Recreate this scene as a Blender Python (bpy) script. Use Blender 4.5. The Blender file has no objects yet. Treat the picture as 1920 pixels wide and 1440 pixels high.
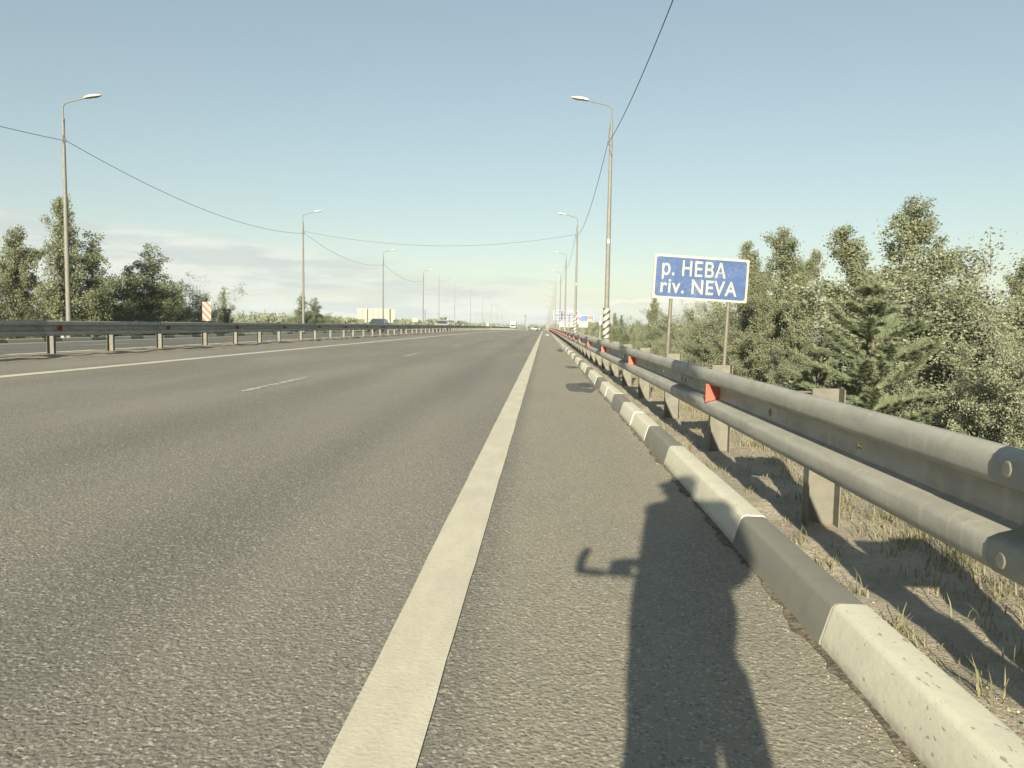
import bpy, bmesh, math, random
import numpy as np
from mathutils import Vector, Matrix, Euler
S = bpy.context.scene
COL = S.collection
R = math.radians
# ------------------------------------------------------------------ camera
EYE = 1.03
cam = bpy.data.objects.new('camera', bpy.data.cameras.new('camera')); COL.objects.link(cam)
cam.matrix_world = (Matrix.Translation((0, 0, EYE)) @ Matrix.Rotation(R(2.3192), 4, 'Z')
                    @ Matrix.Rotation(R(90 - 4.3894), 4, 'X') @ Matrix.Rotation(R(0.95), 4, 'Z'))
cam.data.sensor_width = 36; cam.data.lens = 36 * 1442 / 1920
cam.data.clip_start = .03; cam.data.clip_end = 8000
S.camera = cam
# ------------------------------------------------------------------ light
SUN_EL, SUN_AZ = 18.6, 9.1                       # light travels to azimuth 9.1 deg right of the road
S.view_settings.view_transform = 'Standard'; S.view_settings.look = 'None'
S.view_settings.exposure = 1.5; S.view_settings.gamma = 1
W = bpy.data.worlds.new('World'); S.world = W; W.use_nodes = True
def build_world():
    nt = W.node_tree; N = nt.nodes; L = nt.links; N.clear()
    out = N.new('ShaderNodeOutputWorld'); bg = N.new('ShaderNodeBackground'); bg.inputs[1].default_value = .05
    sky = N.new('ShaderNodeTexSky'); sky.sky_type = 'NISHITA'; sky.sun_disc = False
    sky.sun_elevation = R(SUN_EL); sky.sun_rotation = R(180 + SUN_AZ)
    sky.air_density = 1.0; sky.dust_density = .8; sky.ozone_density = 1.6
    tint = N.new('ShaderNodeMix'); tint.data_type = 'RGBA'; tint.blend_type = 'MULTIPLY'; tint.inputs[0].default_value = 1
    tint.inputs[7].default_value = (1.17, 1.20, 1.01, 1)
    L.new(sky.outputs[0], tint.inputs[6])
    hsv = N.new('ShaderNodeHueSaturation'); hsv.inputs['Saturation'].default_value = .95
    gm = N.new('ShaderNodeGamma'); gm.inputs[1].default_value = .64; L.new(tint.outputs[2], gm.inputs[0])
    gn = N.new('ShaderNodeVectorMath'); gn.operation = 'SCALE'; gn.inputs['Scale'].default_value = 1.57; L.new(gm.outputs[0], gn.inputs[0])
    L.new(gn.outputs[0], hsv.inputs['Color'])
    tc = N.new('ShaderNodeTexCoord'); sep = N.new('ShaderNodeSeparateXYZ'); L.new(tc.outputs['Generated'], sep.inputs[0])
    def math_(op, a, b=None, c=None):
        m = N.new('ShaderNodeMath'); m.operation = op
        for i, v in enumerate((a, b, c)):
            if v is None: continue
            if isinstance(v, (int, float)): m.inputs[i].default_value = v
            else: L.new(v, m.inputs[i])
        return m.outputs[0]
    def ramp(v, a, b, lo=0, hi=1):
        m = N.new('ShaderNodeMapRange'); m.interpolation_type = 'SMOOTHSTEP'
        L.new(v, m.inputs[0]); m.inputs[1].default_value = a; m.inputs[2].default_value = b
        m.inputs[3].default_value = lo; m.inputs[4].default_value = hi
        return m.outputs[0]
    x, y, z = sep.outputs
    cmb = N.new('ShaderNodeCombineXYZ')
    L.new(math_('MULTIPLY', x, 1.0), cmb.inputs[0]); L.new(y, cmb.inputs[1]); L.new(math_('MULTIPLY', z, 7.5), cmb.inputs[2])
    def noise(scale, det, rough, off=0):
        mp = N.new('ShaderNodeMapping'); mp.inputs['Location'].default_value = (off, off * .7, off * .3)
        L.new(cmb.outputs[0], mp.inputs[0])
        n = N.new('ShaderNodeTexNoise'); n.inputs['Scale'].default_value = scale; n.inputs['Detail'].default_value = det
        n.inputs['Roughness'].default_value = rough; L.new(mp.outputs[0], n.inputs['Vector']); return n.outputs['Fac']
    n1 = noise(3.2, 8, .6); n2 = noise(9, 8, .62, 4.2)
    # low bank of layered cloud, higher towards the left
    top = ramp(x, -.62, .18, .122, .035)
    edge = math_('SUBTRACT', top, z)
    edge = math_('ADD', edge, math_('MULTIPLY', math_('SUBTRACT', n1, .5), .07))
    bank = ramp(edge, -.004, .02)
    dens = math_('MULTIPLY', bank, ramp(n2, .30, .58, .45, 1))
    dens = math_('MULTIPLY', dens, ramp(x, -.1, .45, 1, .35))
    dens = math_('MULTIPLY', dens, .97)
    ccol = N.new('ShaderNodeMix'); ccol.data_type = 'RGBA'
    n3 = noise(6, 6, .6, 9.1)
    L.new(ramp(n3, .44, .60), ccol.inputs[0])
    ccol.inputs[6].default_value = (4.5, 4.9, 4.75, 1); ccol.inputs[7].default_value = (5.9, 6.05, 5.6, 1)
    mix = N.new('ShaderNodeMix'); mix.data_type = 'RGBA'
    L.new(dens, mix.inputs[0]); L.new(hsv.outputs[0], mix.inputs[6]); L.new(ccol.outputs[2], mix.inputs[7])
    # a few small puffs low on the right
    n4 = noise(16, 5, .5, 2.3)
    band = math_('MULTIPLY', ramp(z, .022, .032), ramp(z, .048, .040))
    puff = math_('MULTIPLY', math_('MULTIPLY', band, ramp(n4, .50, .60)), ramp(x, .02, .07))
    puff = math_('MULTIPLY', puff, ramp(x, .26, .19))
    mix2 = N.new('ShaderNodeMix'); mix2.data_type = 'RGBA'
    L.new(math_('MULTIPLY', puff, .8), mix2.inputs[0]); L.new(mix.outputs[2], mix2.inputs[6]); mix2.inputs[7].default_value = (6.9, 6.8, 5.9, 1)
    L.new(mix2.outputs[2], bg.inputs[0]); L.new(bg.outputs[0], out.inputs[0])
build_world()
sun = bpy.data.objects.new('sun', bpy.data.lights.new('sun', 'SUN')); COL.objects.link(sun)
sun.data.energy = 4.9; sun.data.angle = R(.55); sun.data.color = (1, .90, .68)
sd = Vector((math.sin(R(SUN_AZ)) * math.cos(R(SUN_EL)), math.cos(R(SUN_AZ)) * math.cos(R(SUN_EL)), -math.sin(R(SUN_EL))))
sun.rotation_euler = sd.to_track_quat('-Z', 'Y').to_euler()

# ------------------------------------------------------------------ helpers
def tag(o, label=None, cat=None, group=None, kind=None):
    if label: o['label'] = label
    if cat: o['category'] = cat
    if group: o['group'] = group
    if kind: o['kind'] = kind
    return o
def empty(name, loc=(0, 0, 0), rz=0, parent=None):
    o = bpy.data.objects.new(name, None); COL.objects.link(o); o.location = loc; o.rotation_euler = (0, 0, rz)
    o.empty_display_size = .2; o.parent = parent; return o
def link(name, me, mats=None, parent=None, loc=(0, 0, 0), smooth=False):
    o = bpy.data.objects.new(name, me); COL.objects.link(o); o.parent = parent; o.location = loc
    if mats is not None:
        for m in (mats if isinstance(mats, (list, tuple)) else [mats]): me.materials.append(m)
    if smooth: me.polygons.foreach_set('use_smooth', [True] * len(me.polygons))
    return o
def copy_tree(o, parent=None):
    c = o.copy(); COL.objects.link(c); c.parent = parent
    for ch in CH(o): copy_tree(ch, c)
    return c
def CH(o): return [x for x in bpy.data.objects if x.parent == o]
class MB:
    def __init__(s): s.v = []; s.f = []; s.m = []
    def add(s, vs, fs, mi=0):
        k = len(s.v); s.v += [tuple(v) for v in vs]; s.f += [tuple(i + k for i in f) for f in fs]; s.m += [mi] * len(fs)
    def box(s, x0, x1, y0, y1, z0, z1, mi=0, M=None):
        vs = [Vector((x, y, z)) for z in (z0, z1) for y in (y0, y1) for x in (x0, x1)]
        if M is not None: vs = [M @ v for v in vs]
        s.add(vs, [(0, 2, 3, 1), (4, 5, 7, 6), (0, 1, 5, 4), (2, 6, 7, 3), (0, 4, 6, 2), (1, 3, 7, 5)], mi)
    def tube(s, pts, rad, n=8, mi=0, cap=True):
        pts = [Vector(p) for p in pts]
        if isinstance(rad, (int, float)): rad = [rad] * len(pts)
        rings = []; prev = None
        for i, p in enumerate(pts):
            d = (pts[min(i + 1, len(pts) - 1)] - pts[max(i - 1, 0)])
            if d.length < 1e-9: d = Vector((0, 0, 1))
            d.normalize()
            if prev is None:
                a = d.orthogonal().normalized()
            else:
                a = prev - d * prev.dot(d)
                a = a.normalized() if a.length > 1e-6 else d.orthogonal().normalized()
            prev = a; b = d.cross(a)
            rings.append([p + (a * math.cos(t * 2 * math.pi / n) + b * math.sin(t * 2 * math.pi / n)) * rad[i] for t in range(n)])
        vs = [v for r in rings for v in r]; fs = []
        for i in range(len(rings) - 1):
            for t in range(n):
                fs.append((i * n + t, i * n + (t + 1) % n, (i + 1) * n + (t + 1) % n, (i + 1) * n + t))
        if cap:
            fs.append(tuple(range(n))[::-1]); fs.append(tuple((len(rings) - 1) * n + t for t in range(n)))
        s.add(vs, fs, mi)
    def prism(s, poly, y0, y1, mi=0, axis='y'):
        n = len(poly)
        if axis == 'y': vs = [(a, y0, b) for a, b in poly] + [(a, y1, b) for a, b in poly]
        elif axis == 'x': vs = [(y0, a, b) for a, b in poly] + [(y1, a, b) for a, b in poly]
        else: vs = [(a, b, y0) for a, b in poly] + [(a, b, y1) for a, b in poly]
        fs = [tuple(range(n)), tuple(range(2 * n - 1, n - 1, -1))] + [(i, i + n, (i + 1) % n + n, (i + 1) % n) for i in range(n)]
        s.add(vs, fs, mi)
    def mesh(s, name='mesh'):
        me = bpy.data.meshes.new(name); me.from_pydata(s.v, [], s.f); me.update()
        bm = bmesh.new(); bm.from_mesh(me); bmesh.ops.recalc_face_normals(bm, faces=bm.faces); bm.to_mesh(me); bm.free()
        if any(s.m): me.polygons.foreach_set('material_index', s.m)
        return me
    def build(s, name, mats, parent=None, loc=(0, 0, 0), smooth=False):
        return link(name, s.mesh(name), mats, parent, loc, smooth)
def auto_smooth(o, ang=40):
    me = o.data; me.polygons.foreach_set('use_smooth', [True] * len(me.polygons))
    bm = bmesh.new(); bm.from_mesh(me)
    for e in bm.edges:
        if len(e.link_faces) == 2 and e.calc_face_angle(0) > R(ang): e.smooth = False
    bm.to_mesh(me); bm.free(); return o
def bevel(o, w, seg=2):
    me = o.data; bm = bmesh.new(); bm.from_mesh(me)
    bmesh.ops.bevel(bm, geom=[e for e in bm.edges if len(e.link_faces) == 2 and e.calc_face_angle(0) > R(25)], offset=w, segments=seg, affect='EDGES', profile=.6)
    bm.to_mesh(me); bm.free(); return o

# ------------------------------------------------------------------ materials
def mat(name, col, rough=.6, metal=0, build=None, spec=.5):
    m = bpy.data.materials.new(name); m.use_nodes = True; nt = m.node_tree
    b = nt.nodes['Principled BSDF']; b.inputs['Base Color'].default_value = (*col, 1)
    b.inputs['Roughness'].default_value = rough; b.inputs['Metallic'].default_value = metal
    b.inputs['Specular IOR Level'].default_value = spec
    if build: build(NT(nt, b))
    return m
class NT:
    def __init__(s, nt, b): s.nt = nt; s.b = b; s.N = nt.nodes; s.L = nt.links; s.tc = s.N.new('ShaderNodeTexCoord')
    def set(s, inp, v):
        if isinstance(v, bpy.types.NodeSocket): s.L.new(v, inp)
        else: inp.default_value = v
    def coord(s, scale=(1, 1, 1), kind='Object', loc=(0, 0, 0), rot=(0, 0, 0)):
        m = s.N.new('ShaderNodeMapping'); m.inputs['Scale'].default_value = scale; m.inputs['Location'].default_value = loc
        m.inputs['Rotation'].default_value = rot
        s.L.new(s.tc.outputs[kind], m.inputs[0]); return m.outputs[0]
    def geo(s, scale=(1, 1, 1)):
        g = s.N.new('ShaderNodeNewGeometry'); m = s.N.new('ShaderNodeMapping'); m.inputs['Scale'].default_value = scale
        s.L.new(g.outputs['Position'], m.inputs[0]); return m.outputs[0]
    def island(s):
        return s.N.new('ShaderNodeNewGeometry').outputs['Random Per Island']
    def noise(s, scale, det=4, rough=.55, vec=None, dist=0):
        n = s.N.new('ShaderNodeTexNoise'); n.inputs['Scale'].default_value = scale; n.inputs['Detail'].default_value = det
        n.inputs['Roughness'].default_value = rough; n.inputs['Distortion'].default_value = dist
        if vec is not None: s.L.new(vec, n.inputs['Vector'])
        return n.outputs['Fac']
    def voro(s, scale, vec=None, feature='F1', out='Distance', rnd=1):
        n = s.N.new('ShaderNodeTexVoronoi'); n.feature = feature; n.inputs['Scale'].default_value = scale; n.inputs['Randomness'].default_value = rnd
        if vec is not None: s.L.new(vec, n.inputs['Vector'])
        return n.outputs[out]
    def m(s, op, a, b=None, clamp=False):
        n = s.N.new('ShaderNodeMath'); n.operation = op; n.use_clamp = clamp; s.set(n.inputs[0], a)
        if b is not None: s.set(n.inputs[1], b)
        return n.outputs[0]
    def rng(s, v, a, b, lo=0., hi=1., smooth=True):
        n = s.N.new('ShaderNodeMapRange'); n.interpolation_type = 'SMOOTHSTEP' if smooth else 'LINEAR'
        s.set(n.inputs[0], v); n.inputs[1].default_value = a; n.inputs[2].default_value = b; n.inputs[3].default_value = lo; n.inputs[4].default_value = hi
        return n.outputs[0]
    def mix(s, f, a, b, mode='MIX'):
        n = s.N.new('ShaderNodeMix'); n.data_type = 'RGBA'; n.blend_type = mode; s.set(n.inputs[0], f)
        for i, v in ((6, a), (7, b)):
            if isinstance(v, bpy.types.NodeSocket): s.L.new(v, n.inputs[i])
            else: n.inputs[i].default_value = (*v, 1)
        return n.outputs[2]
    def ramp(s, v, stops):
        n = s.N.new('ShaderNodeValToRGB'); e = n.color_ramp.elements
        while len(e) < len(stops): e.new(.5)
        for i, (p, c) in enumerate(stops): e[i].position = p; e[i].color = (*c, 1)
        s.set(n.inputs[0], v); return n.outputs[0]
    def sep(s, v):
        n = s.N.new('ShaderNodeSeparateXYZ'); s.L.new(v, n.inputs[0]); return n.outputs
    def color(s, v): s.L.new(v, s.b.inputs['Base Color'])
    def rough(s, v): s.L.new(v, s.b.inputs['Roughness'])
    def bump(s, h, dist=.01, strength=1, prev=None):
        n = s.N.new('ShaderNodeBump'); n.inputs['Distance'].default_value = dist; n.inputs['Strength'].default_value = strength
        s.L.new(h, n.inputs['Height'])
        if prev is not None: s.L.new(prev, n.inputs['Normal'])
        s.L.new(n.outputs[0], s.b.inputs['Normal']); return n.outputs[0]

def m_asphalt(name='asphalt', tone=(1, 1, 1), k_bump=.0042):
    def f(k):
        g = k.geo(); X, Y, Z = k.sep(g)
        fine = k.noise(260, 3, .6, g); med = k.noise(45, 4, .6, g); big = k.noise(.8, 4, .55, k.geo((1, .12, 1)))
        patch = k.noise(.35, 3, .5, k.geo((1, .35, 1)))
        base = k.ramp(med, [(.3, (.098, .092, .080)), (.7, (.165, .156, .134))])
        base = k.mix(k.rng(big, .35, .7), base, (.165, .155, .132))
        base = k.mix(k.rng(patch, .5, .62, 0, .3), base, (.10, .094, .082))
        # wheel tracks and lane wear run along the road
        for cx, w, s_, c in ((-1.5, .55, .42, (.085, .081, .073)), (-3.3, .5, .32, (.088, .084, .075)), (-5.2, .45, .3, (.10, .095, .084)), (-7.0, .4, .25, (.10, .095, .084)),
                             (-2.4, .35, .25, (.175, .165, .14)), (.38, .33, .3, (.18, .168, .135))):
            d = k.m('ABSOLUTE', k.m('SUBTRACT', k.m('ADD', X, k.m('MULTIPLY', big, .35)), cx + .17))
            base = k.mix(k.rng(d, 0, w, s_, 0), base, c)
        base = k.mix(k.m('MULTIPLY', k.rng(X, -.27, -.1), k.rng(k.noise(1.6, 5, .6, k.geo((1, .3, 1))), .25, .6, .45, .85)), base, (.200, .184, .146))
        stones = k.voro(120, g, 'F1', 'Color'); ss = k.sep(stones)[0]
        base = k.mix(k.rng(ss, .84, .95, 0, .6), base, (.34, .32, .27))
        base = k.mix(k.rng(ss, .12, .05, 0, .5), base, (.05, .048, .045))
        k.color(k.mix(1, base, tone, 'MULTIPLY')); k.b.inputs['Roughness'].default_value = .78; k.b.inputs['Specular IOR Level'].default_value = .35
        wv = k.N.new('ShaderNodeVectorMath'); wv.operation = 'ADD'
        wn = k.N.new('ShaderNodeTexNoise'); wn.inputs['Scale'].default_value = 40; k.L.new(g, wn.inputs['Vector'])
        sc = k.N.new('ShaderNodeVectorMath'); sc.operation = 'SCALE'; sc.inputs['Scale'].default_value = .03; k.L.new(wn.outputs['Color'], sc.inputs[0])
        k.L.new(g, wv.inputs[0]); k.L.new(sc.outputs[0], wv.inputs[1])
        v1 = k.voro(66, wv.outputs[0], 'SMOOTH_F1'); v2 = k.noise(90, 4, .65, g)
        h = k.m('ADD', k.m('MULTIPLY', v1, -.9), k.m('MULTIPLY', v2, 1.0)); h = k.m('ADD', h, k.m('MULTIPLY', fine, .25))
        k.bump(h, k_bump, 1)
    return mat(name, (.1, .1, .1), .8, 0, f)
def m_paint():
    def f(k):
        g = k.geo(); n = k.noise(30, 5, .6, g); n2 = k.noise(3, 5, .6, k.geo((2, .6, 1))); sp = k.noise(180, 2, .5, g)
        c = k.mix(k.rng(n2, .35, .7), (.42, .395, .315), (.49, .465, .37))
        c = k.mix(k.rng(n, .56, .72, 0, .28), c, (.27, .25, .2)); c = k.mix(k.rng(sp, .68, .76, 0, .5), c, (.25, .24, .2))
        k.color(c); k.bump(k.m('ADD', k.noise(70, 3, .6, g), k.m('MULTIPLY', k.voro(62, g), -.3)), .0016, .7)
    return mat('road_paint', (.6, .6, .5), .75, 0, f)
def m_dirt(a, b, name='dirt', gscale=1):
    def f(k):
        g = k.geo(); n = k.noise(2.2 * gscale, 6, .65, g); n2 = k.noise(28 * gscale, 5, .7, g); n3 = k.noise(110 * gscale, 3, .6, g)
        c = k.mix(k.rng(n, .35, .65), a, b)
        c = k.mix(k.rng(n2, .45, .7, 0, .55), c, tuple(x * .62 for x in a)); c = k.mix(k.rng(n3, .62, .75, 0, .6), c, (.36, .33, .27))
        k.color(c); k.bump(k.m('ADD', n2, k.m('MULTIPLY', n3, .35)), .02 / gscale, 1)
    return mat(name, a, .95, 0, f, .2)
def m_galv(name, col, streak=.5):
    def f(k):
        n = k.noise(6, 6, .65, k.geo((2, .5, 2))); n2 = k.noise(60, 4, .6, k.geo()); st = k.noise(9, 5, .6, k.geo((1, 3, .5)))
        c = k.mix(k.rng(n, .35, .65), col, tuple(x * .8 for x in col)); c = k.mix(k.rng(st, .52, .68, 0, streak), c, tuple(min(1, x * 1.22) for x in (col[0], col[1] * .97, col[2] * .88)))
        c = k.mix(k.rng(n2, .6, .72, 0, .3), c, tuple(x * .6 for x in col))
        k.color(c); k.rough(k.rng(n, .3, .7, .5, .7)); k.bump(n2, .0012, .5)
    return mat(name, col, .65, .0, f, .35)
def m_concrete_paint(name, col, dirt=(.25, .23, .19), amt=.5):
    def f(k):
        g = k.geo(); n = k.noise(7, 6, .65, g); n2 = k.noise(55, 4, .65, k.geo((1, .45, 1))); sp = k.noise(48, 3, .55, k.geo((1, .5, 1))); z = k.sep(g)[2]
        c = k.mix(k.rng(n, .38, .7, 0, .35), col, tuple(x * .72 for x in col)); c = k.mix(k.rng(sp, .66, .70, 0, amt), c, dirt)
        c = k.mix(k.m('MULTIPLY', k.rng(z, .03, -.03), k.rng(n2, .35, .6, .3, 1)), c, dirt)
        k.color(c); k.bump(k.m('ADD', n2, k.m('MULTIPLY', sp, -.6)), .0018, .6)
    return mat(name, col, .85, 0, f, .3)
def m_plain(name, col, rough=.6, metal=0, var=.15, scale=8):
    def f(k):
        n = k.noise(scale, 5, .6, k.coord()); k.color(k.mix(k.rng(n, .3, .7), tuple(x * (1 - var) for x in col), tuple(min(1, x * (1 + var)) for x in col)))
    return mat(name, col, rough, metal, f)
def m_leaf(name, stops, trans=.38, obj=.25):
    stops = [(p_, tuple(x * q_ for x, q_ in zip(c_, (1.40, 1.48, 1.62) if name != 'dry_grass' else (1, 1, 1)))) for p_, c_ in stops]
    def f(k):
        i = k.island(); oi = k.N.new('ShaderNodeObjectInfo').outputs['Random']
        c = k.ramp(i, stops); c = k.mix(k.m('MULTIPLY', oi, obj), c, stops[-1][1])
        n = k.noise(.9, 3, .5, k.geo()); c = k.mix(k.rng(n, .35, .7, 0, .45), c, stops[0][1])
        k.color(c)
        tr = k.N.new('ShaderNodeBsdfTranslucent'); k.L.new(c, tr.inputs[0]); mx = k.N.new('ShaderNodeMixShader'); mx.inputs[0].default_value = trans
        out = [n for n in k.N if n.type == 'OUTPUT_MATERIAL'][0]
        k.L.new(k.b.outputs[0], mx.inputs[1]); k.L.new(tr.outputs[0], mx.inputs[2]); k.L.new(mx.outputs[0], out.inputs[0])
    return mat(name, stops[0][1], .7, 0, f, .12)
def m_bark(name, a, b, sc=(8, 8, 30), lo=.5, hi=.62):
    def f(k):
        n = k.noise(1, 5, .65, k.coord(sc)); k.color(k.mix(k.rng(n, lo, hi), a, b)); k.bump(n, .01, .7)
    return mat(name, a, .85, 0, f, .2)
M = {}
M['asphalt'] = m_asphalt('asphalt', (1.18, 1.18, 1.17)); M['asphalt_angle_tint'] = m_asphalt('asphalt_angle_tint', (.66, .70, .74))  # second asphalt: darker bluish look at a flat viewing angle, put into the colour
M['paint'] = m_paint()
M['soil'] = m_dirt((.28, .25, .195), (.36, .32, .25), 'soil')
M['median'] = m_dirt((.20, .18, .145), (.28, .25, .195), 'median_dirt')
M['grassland'] = m_dirt((.10, .105, .05), (.17, .16, .08), 'grassland', .25)
M['galv'] = m_galv('galvanised_steel', (.305, .302, .268))
M['galv_dark'] = m_galv('weathered_steel', (.15, .15, .135), .25)
M['post'] = m_galv('post_steel', (.125, .12, .10), .4)
M['white_kerb'] = m_concrete_paint('white_kerb_paint', (.50, .487, .40), (.20, .185, .15), .75)
M['dark_kerb'] = m_concrete_paint('dark_kerb_paint', (.175, .172, .150), (.21, .195, .16), .3)
M['pole'] = m_galv('lamp_pole_steel', (.145, .146, .132), .3)
M['pole_dark'] = m_galv('bridge_pole_steel', (.20, .205, .20), .3)
M['lamp_white'] = m_plain('lamp_housing', (.36, .345, .29), .4)
M['lamp_glass'] = m_plain('lamp_glass', (.30, .28, .23), .25)
M['cable'] = m_plain('black_cable', (.045, .05, .055), .6)
M['orange'] = m_plain('orange_reflector', (.27, .055, .025), .45, 0, .1)
M['black'] = m_plain('dark_plastic', (.03, .03, .032), .5)
M['rubber'] = m_plain('rubber', (.028, .028, .028), .8)
M['white'] = m_plain('white_sheet', (.29, .285, .255), .45, 0, .04)
M['cream'] = m_plain('cream_panel', (.24, .225, .185), .6, 0, .08, 2)
M['bolt'] = m_plain('zinc_bolt', (.12, .118, .105), .7, 0)
def f_sign(k):
    g = k.coord()
    wn = k.N.new('ShaderNodeTexNoise'); wn.inputs['Scale'].default_value = 6; k.L.new(g, wn.inputs['Vector'])
    sc = k.N.new('ShaderNodeVectorMath'); sc.operation = 'SCALE'; sc.inputs['Scale'].default_value = .05; k.L.new(wn.outputs['Color'], sc.inputs[0])
    ad = k.N.new('ShaderNodeVectorMath'); ad.operation = 'ADD'; k.L.new(g, ad.inputs[0]); k.L.new(sc.outputs[0], ad.inputs[1])
    e = k.voro(17, ad.outputs[0], 'DISTANCE_TO_EDGE'); e2 = k.voro(34, ad.outputs[0], 'DISTANCE_TO_EDGE')
    msk = k.rng(k.noise(3.2, 4, .6, g), .42, .6)
    ln = k.m('MAXIMUM', k.rng(e, .045, .0, 0, 1), k.m('MULTIPLY', k.rng(e2, .05, 0, 0, .8), k.rng(k.noise(5, 3, .5, g), .5, .6)))
    c = k.mix(k.rng(k.noise(4, 4, .6, g), .3, .7), (.032, .064, .165), (.040, .078, .19))
    c = k.mix(k.m('MULTIPLY', k.m('MULTIPLY', ln, msk), .5), c, (.22, .25, .29)); k.color(c)
M['sign_blue'] = mat('cracked_blue_film', (.1, .2, .5), .45, 0, f_sign)
M['blue'] = m_plain('blue_sheet', (.028, .085, .22), .45, 0, .06)
M['red'] = m_plain('red_sheet', (.62, .12, .07), .45, 0, .08)
def stripes(name, dirv, period, frac, ca, cb):
    def f(k):
        X, Y, Z = k.sep(k.coord()); v = k.m('ADD', k.m('MULTIPLY', X, dirv[0]), k.m('MULTIPLY', Z, dirv[1]))
        fr = k.m('FRACT', k.m('DIVIDE', v, period)); t = k.m('GREATER_THAN', fr, frac)
        n = k.noise(20, 4, .6, k.coord()); c = k.mix(t, ca, cb); k.color(k.mix(k.rng(n, .5, .7, 0, .15), c, (.3, .28, .24)))
    return mat(name, ca, .5, 0, f)
M['bw'] = stripes('black_white_stripes', (-.75, 1), .31, .36, (.03, .03, .028), (.28, .27, .235))
M['rw'] = stripes('red_white_stripes', (1.05, 1), .42, .5, (.20, .05, .028), (.26, .245, .20))
M['birch_leaf'] = m_leaf('birch_leaf', [(0, (.082, .092, .046)), (.5, (.130, .138, .075)), (1, (.20, .20, .12))])
M['willow_leaf'] = m_leaf('willow_leaf', [(0, (.090, .098, .058)), (.5, (.155, .160, .098)), (1, (.25, .25, .165))])
M['dark_leaf'] = m_leaf('alder_leaf', [(0, (.060, .072, .035)), (.5, (.100, .112, .057)), (1, (.15, .155, .085))])
M['needle'] = m_leaf('pine_needle', [(0, (.085, .100, .052)), (.5, (.120, .136, .076)), (1, (.165, .176, .105))], .15)
M['grass'] = m_leaf('dry_grass', [(0, (.13, .13, .065)), (.5, (.22, .205, .12)), (1, (.32, .29, .19))], .3)
M['wood_leaf'] = m_leaf('far_wood', [(0, (.075, .085, .045)), (.5, (.11, .115, .06)), (1, (.155, .15, .085))], .2, .3)
M['birch_bark'] = m_bark('birch_bark', (.30, .28, .235), (.12, .10, .08), (6, 6, 20), .56, .66)
M['bark'] = m_bark('grey_bark', (.17, .145, .11), (.09, .075, .055))
M['pine_bark'] = m_bark('pine_bark', (.12, .095, .072), (.08, .062, .05))

# ------------------------------------------------------------------ terrain
def crest(y): return -1.2e-5 * min(max(y, 0), 1100) ** 2
def sect(x):                                     # height across the road at y=0
    if x >= -10.4: return -.02 * x
    if x >= -11.2: return .208
    return .208 - .02 * (-11.2 - x)
def ys(y0, y1, near=1.0):
    out = [y0]; y = y0
    while y < y1:
        y += max(near, abs(y) * .05); out.append(min(y, y1))
    return out
def strip(xf, zf, yl, mb=None, mi=0):            # xf: list of x (or functions of y)
    mb = mb or MB(); vs = []; n = len(xf)
    for y in yl:
        for x in xf:
            xx = x(y) if callable(x) else x
            vs.append((xx, y, zf(xx, y)))
    fs = [(j * n + i, j * n + i + 1, (j + 1) * n + i + 1, (j + 1) * n + i) for j in range(len(yl) - 1) for i in range(n - 1)]
    mb.add(vs, fs, mi); return mb
def kx(y): return .937 - min(max(y - 6, 0), 34) * .0020        # foot of the right kerb
zroad = lambda x, y: sect(x) + crest(y)
YL = ys(-60, 1100, 1.5)
o = strip([-9.75, -6, -3, 0, lambda y: kx(y) + .05], zroad, YL).build('road', M['asphalt']); tag(o, kind='structure')
road = o
far = strip([-20.75, -16, -11.2], zroad, YL).build('opposite_road', M['asphalt_angle_tint']); tag(far, kind='structure')
rnd = random.Random(3)
def zmed(x, y):
    t = min(abs(x + 9.75), abs(x + 11.2)); return sect(x) + crest(y) + (.002 if t < .01 else .035) + (.018 * math.sin(y * 1.7 + x * 9) + .012 * math.sin(y * 5.1 + x * 4) if t > .01 and y < 120 else 0)
o = strip([-11.2, -11.0, -10.7, -10.4, -10.1, -9.9, -9.75], zmed, [i * .35 for i in range(-20, 340)] + ys(119, 1100, 2)).build('median_strip', M['median'], smooth=True); tag(o, kind='structure')
def jit(y, a=.012): return a * (math.sin(y * 9.3) + math.sin(y * 23.1) * .6 + math.sin(y * 3.1))
def paint_strip(x0, x1, y0, y1, parent, name, dz=.004, a=.0):
    yl = [y0]
    while yl[-1] < y1: yl.append(min(y1, yl[-1] + max(.25, yl[-1] * .04)))
    return strip([lambda y: x0 + jit(y, a), lambda y: x1 + jit(y + 5, a)], lambda x, y: zroad(x, y) + dz, yl).build(name, M['paint'], parent)
paint_strip(-.487, -.276, -30, 700, road, 'edge_line', a=.0012)
paint_strip(-7.98, -7.75, -30, 700, road, 'edge_line')
paint_strip(-11.95, -11.62, -30, 700, far, 'edge_line')
paint_strip(-19.45, -19.15, -30, 700, far, 'edge_line')
q = paint_strip(-20.61, -19.75, -30, 700, far, 'dusty_shoulder', .003); q.data.materials.clear(); q.data.materials.append(M['median'])
def f_worn(k):
    g = k.geo(); n = k.noise(14, 5, .7, g)
    k.color(k.mix(k.rng(n, .49, .53), (.145, .136, .116), (.42, .39, .31)))
M['worn'] = mat('worn_paint', (.5, .5, .4), .8, 0, f_worn)
for i in range(16):
    y0 = 10.1 + 12 * i; q = paint_strip(-4.10, -3.97, y0, y0 + 3, road, 'lane_dash'); q.data.materials.clear(); q.data.materials.append(M['worn'])
    q2 = paint_strip(-15.5, -15.37, y0 + 3, y0 + 6, far, 'lane_dash')
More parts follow.
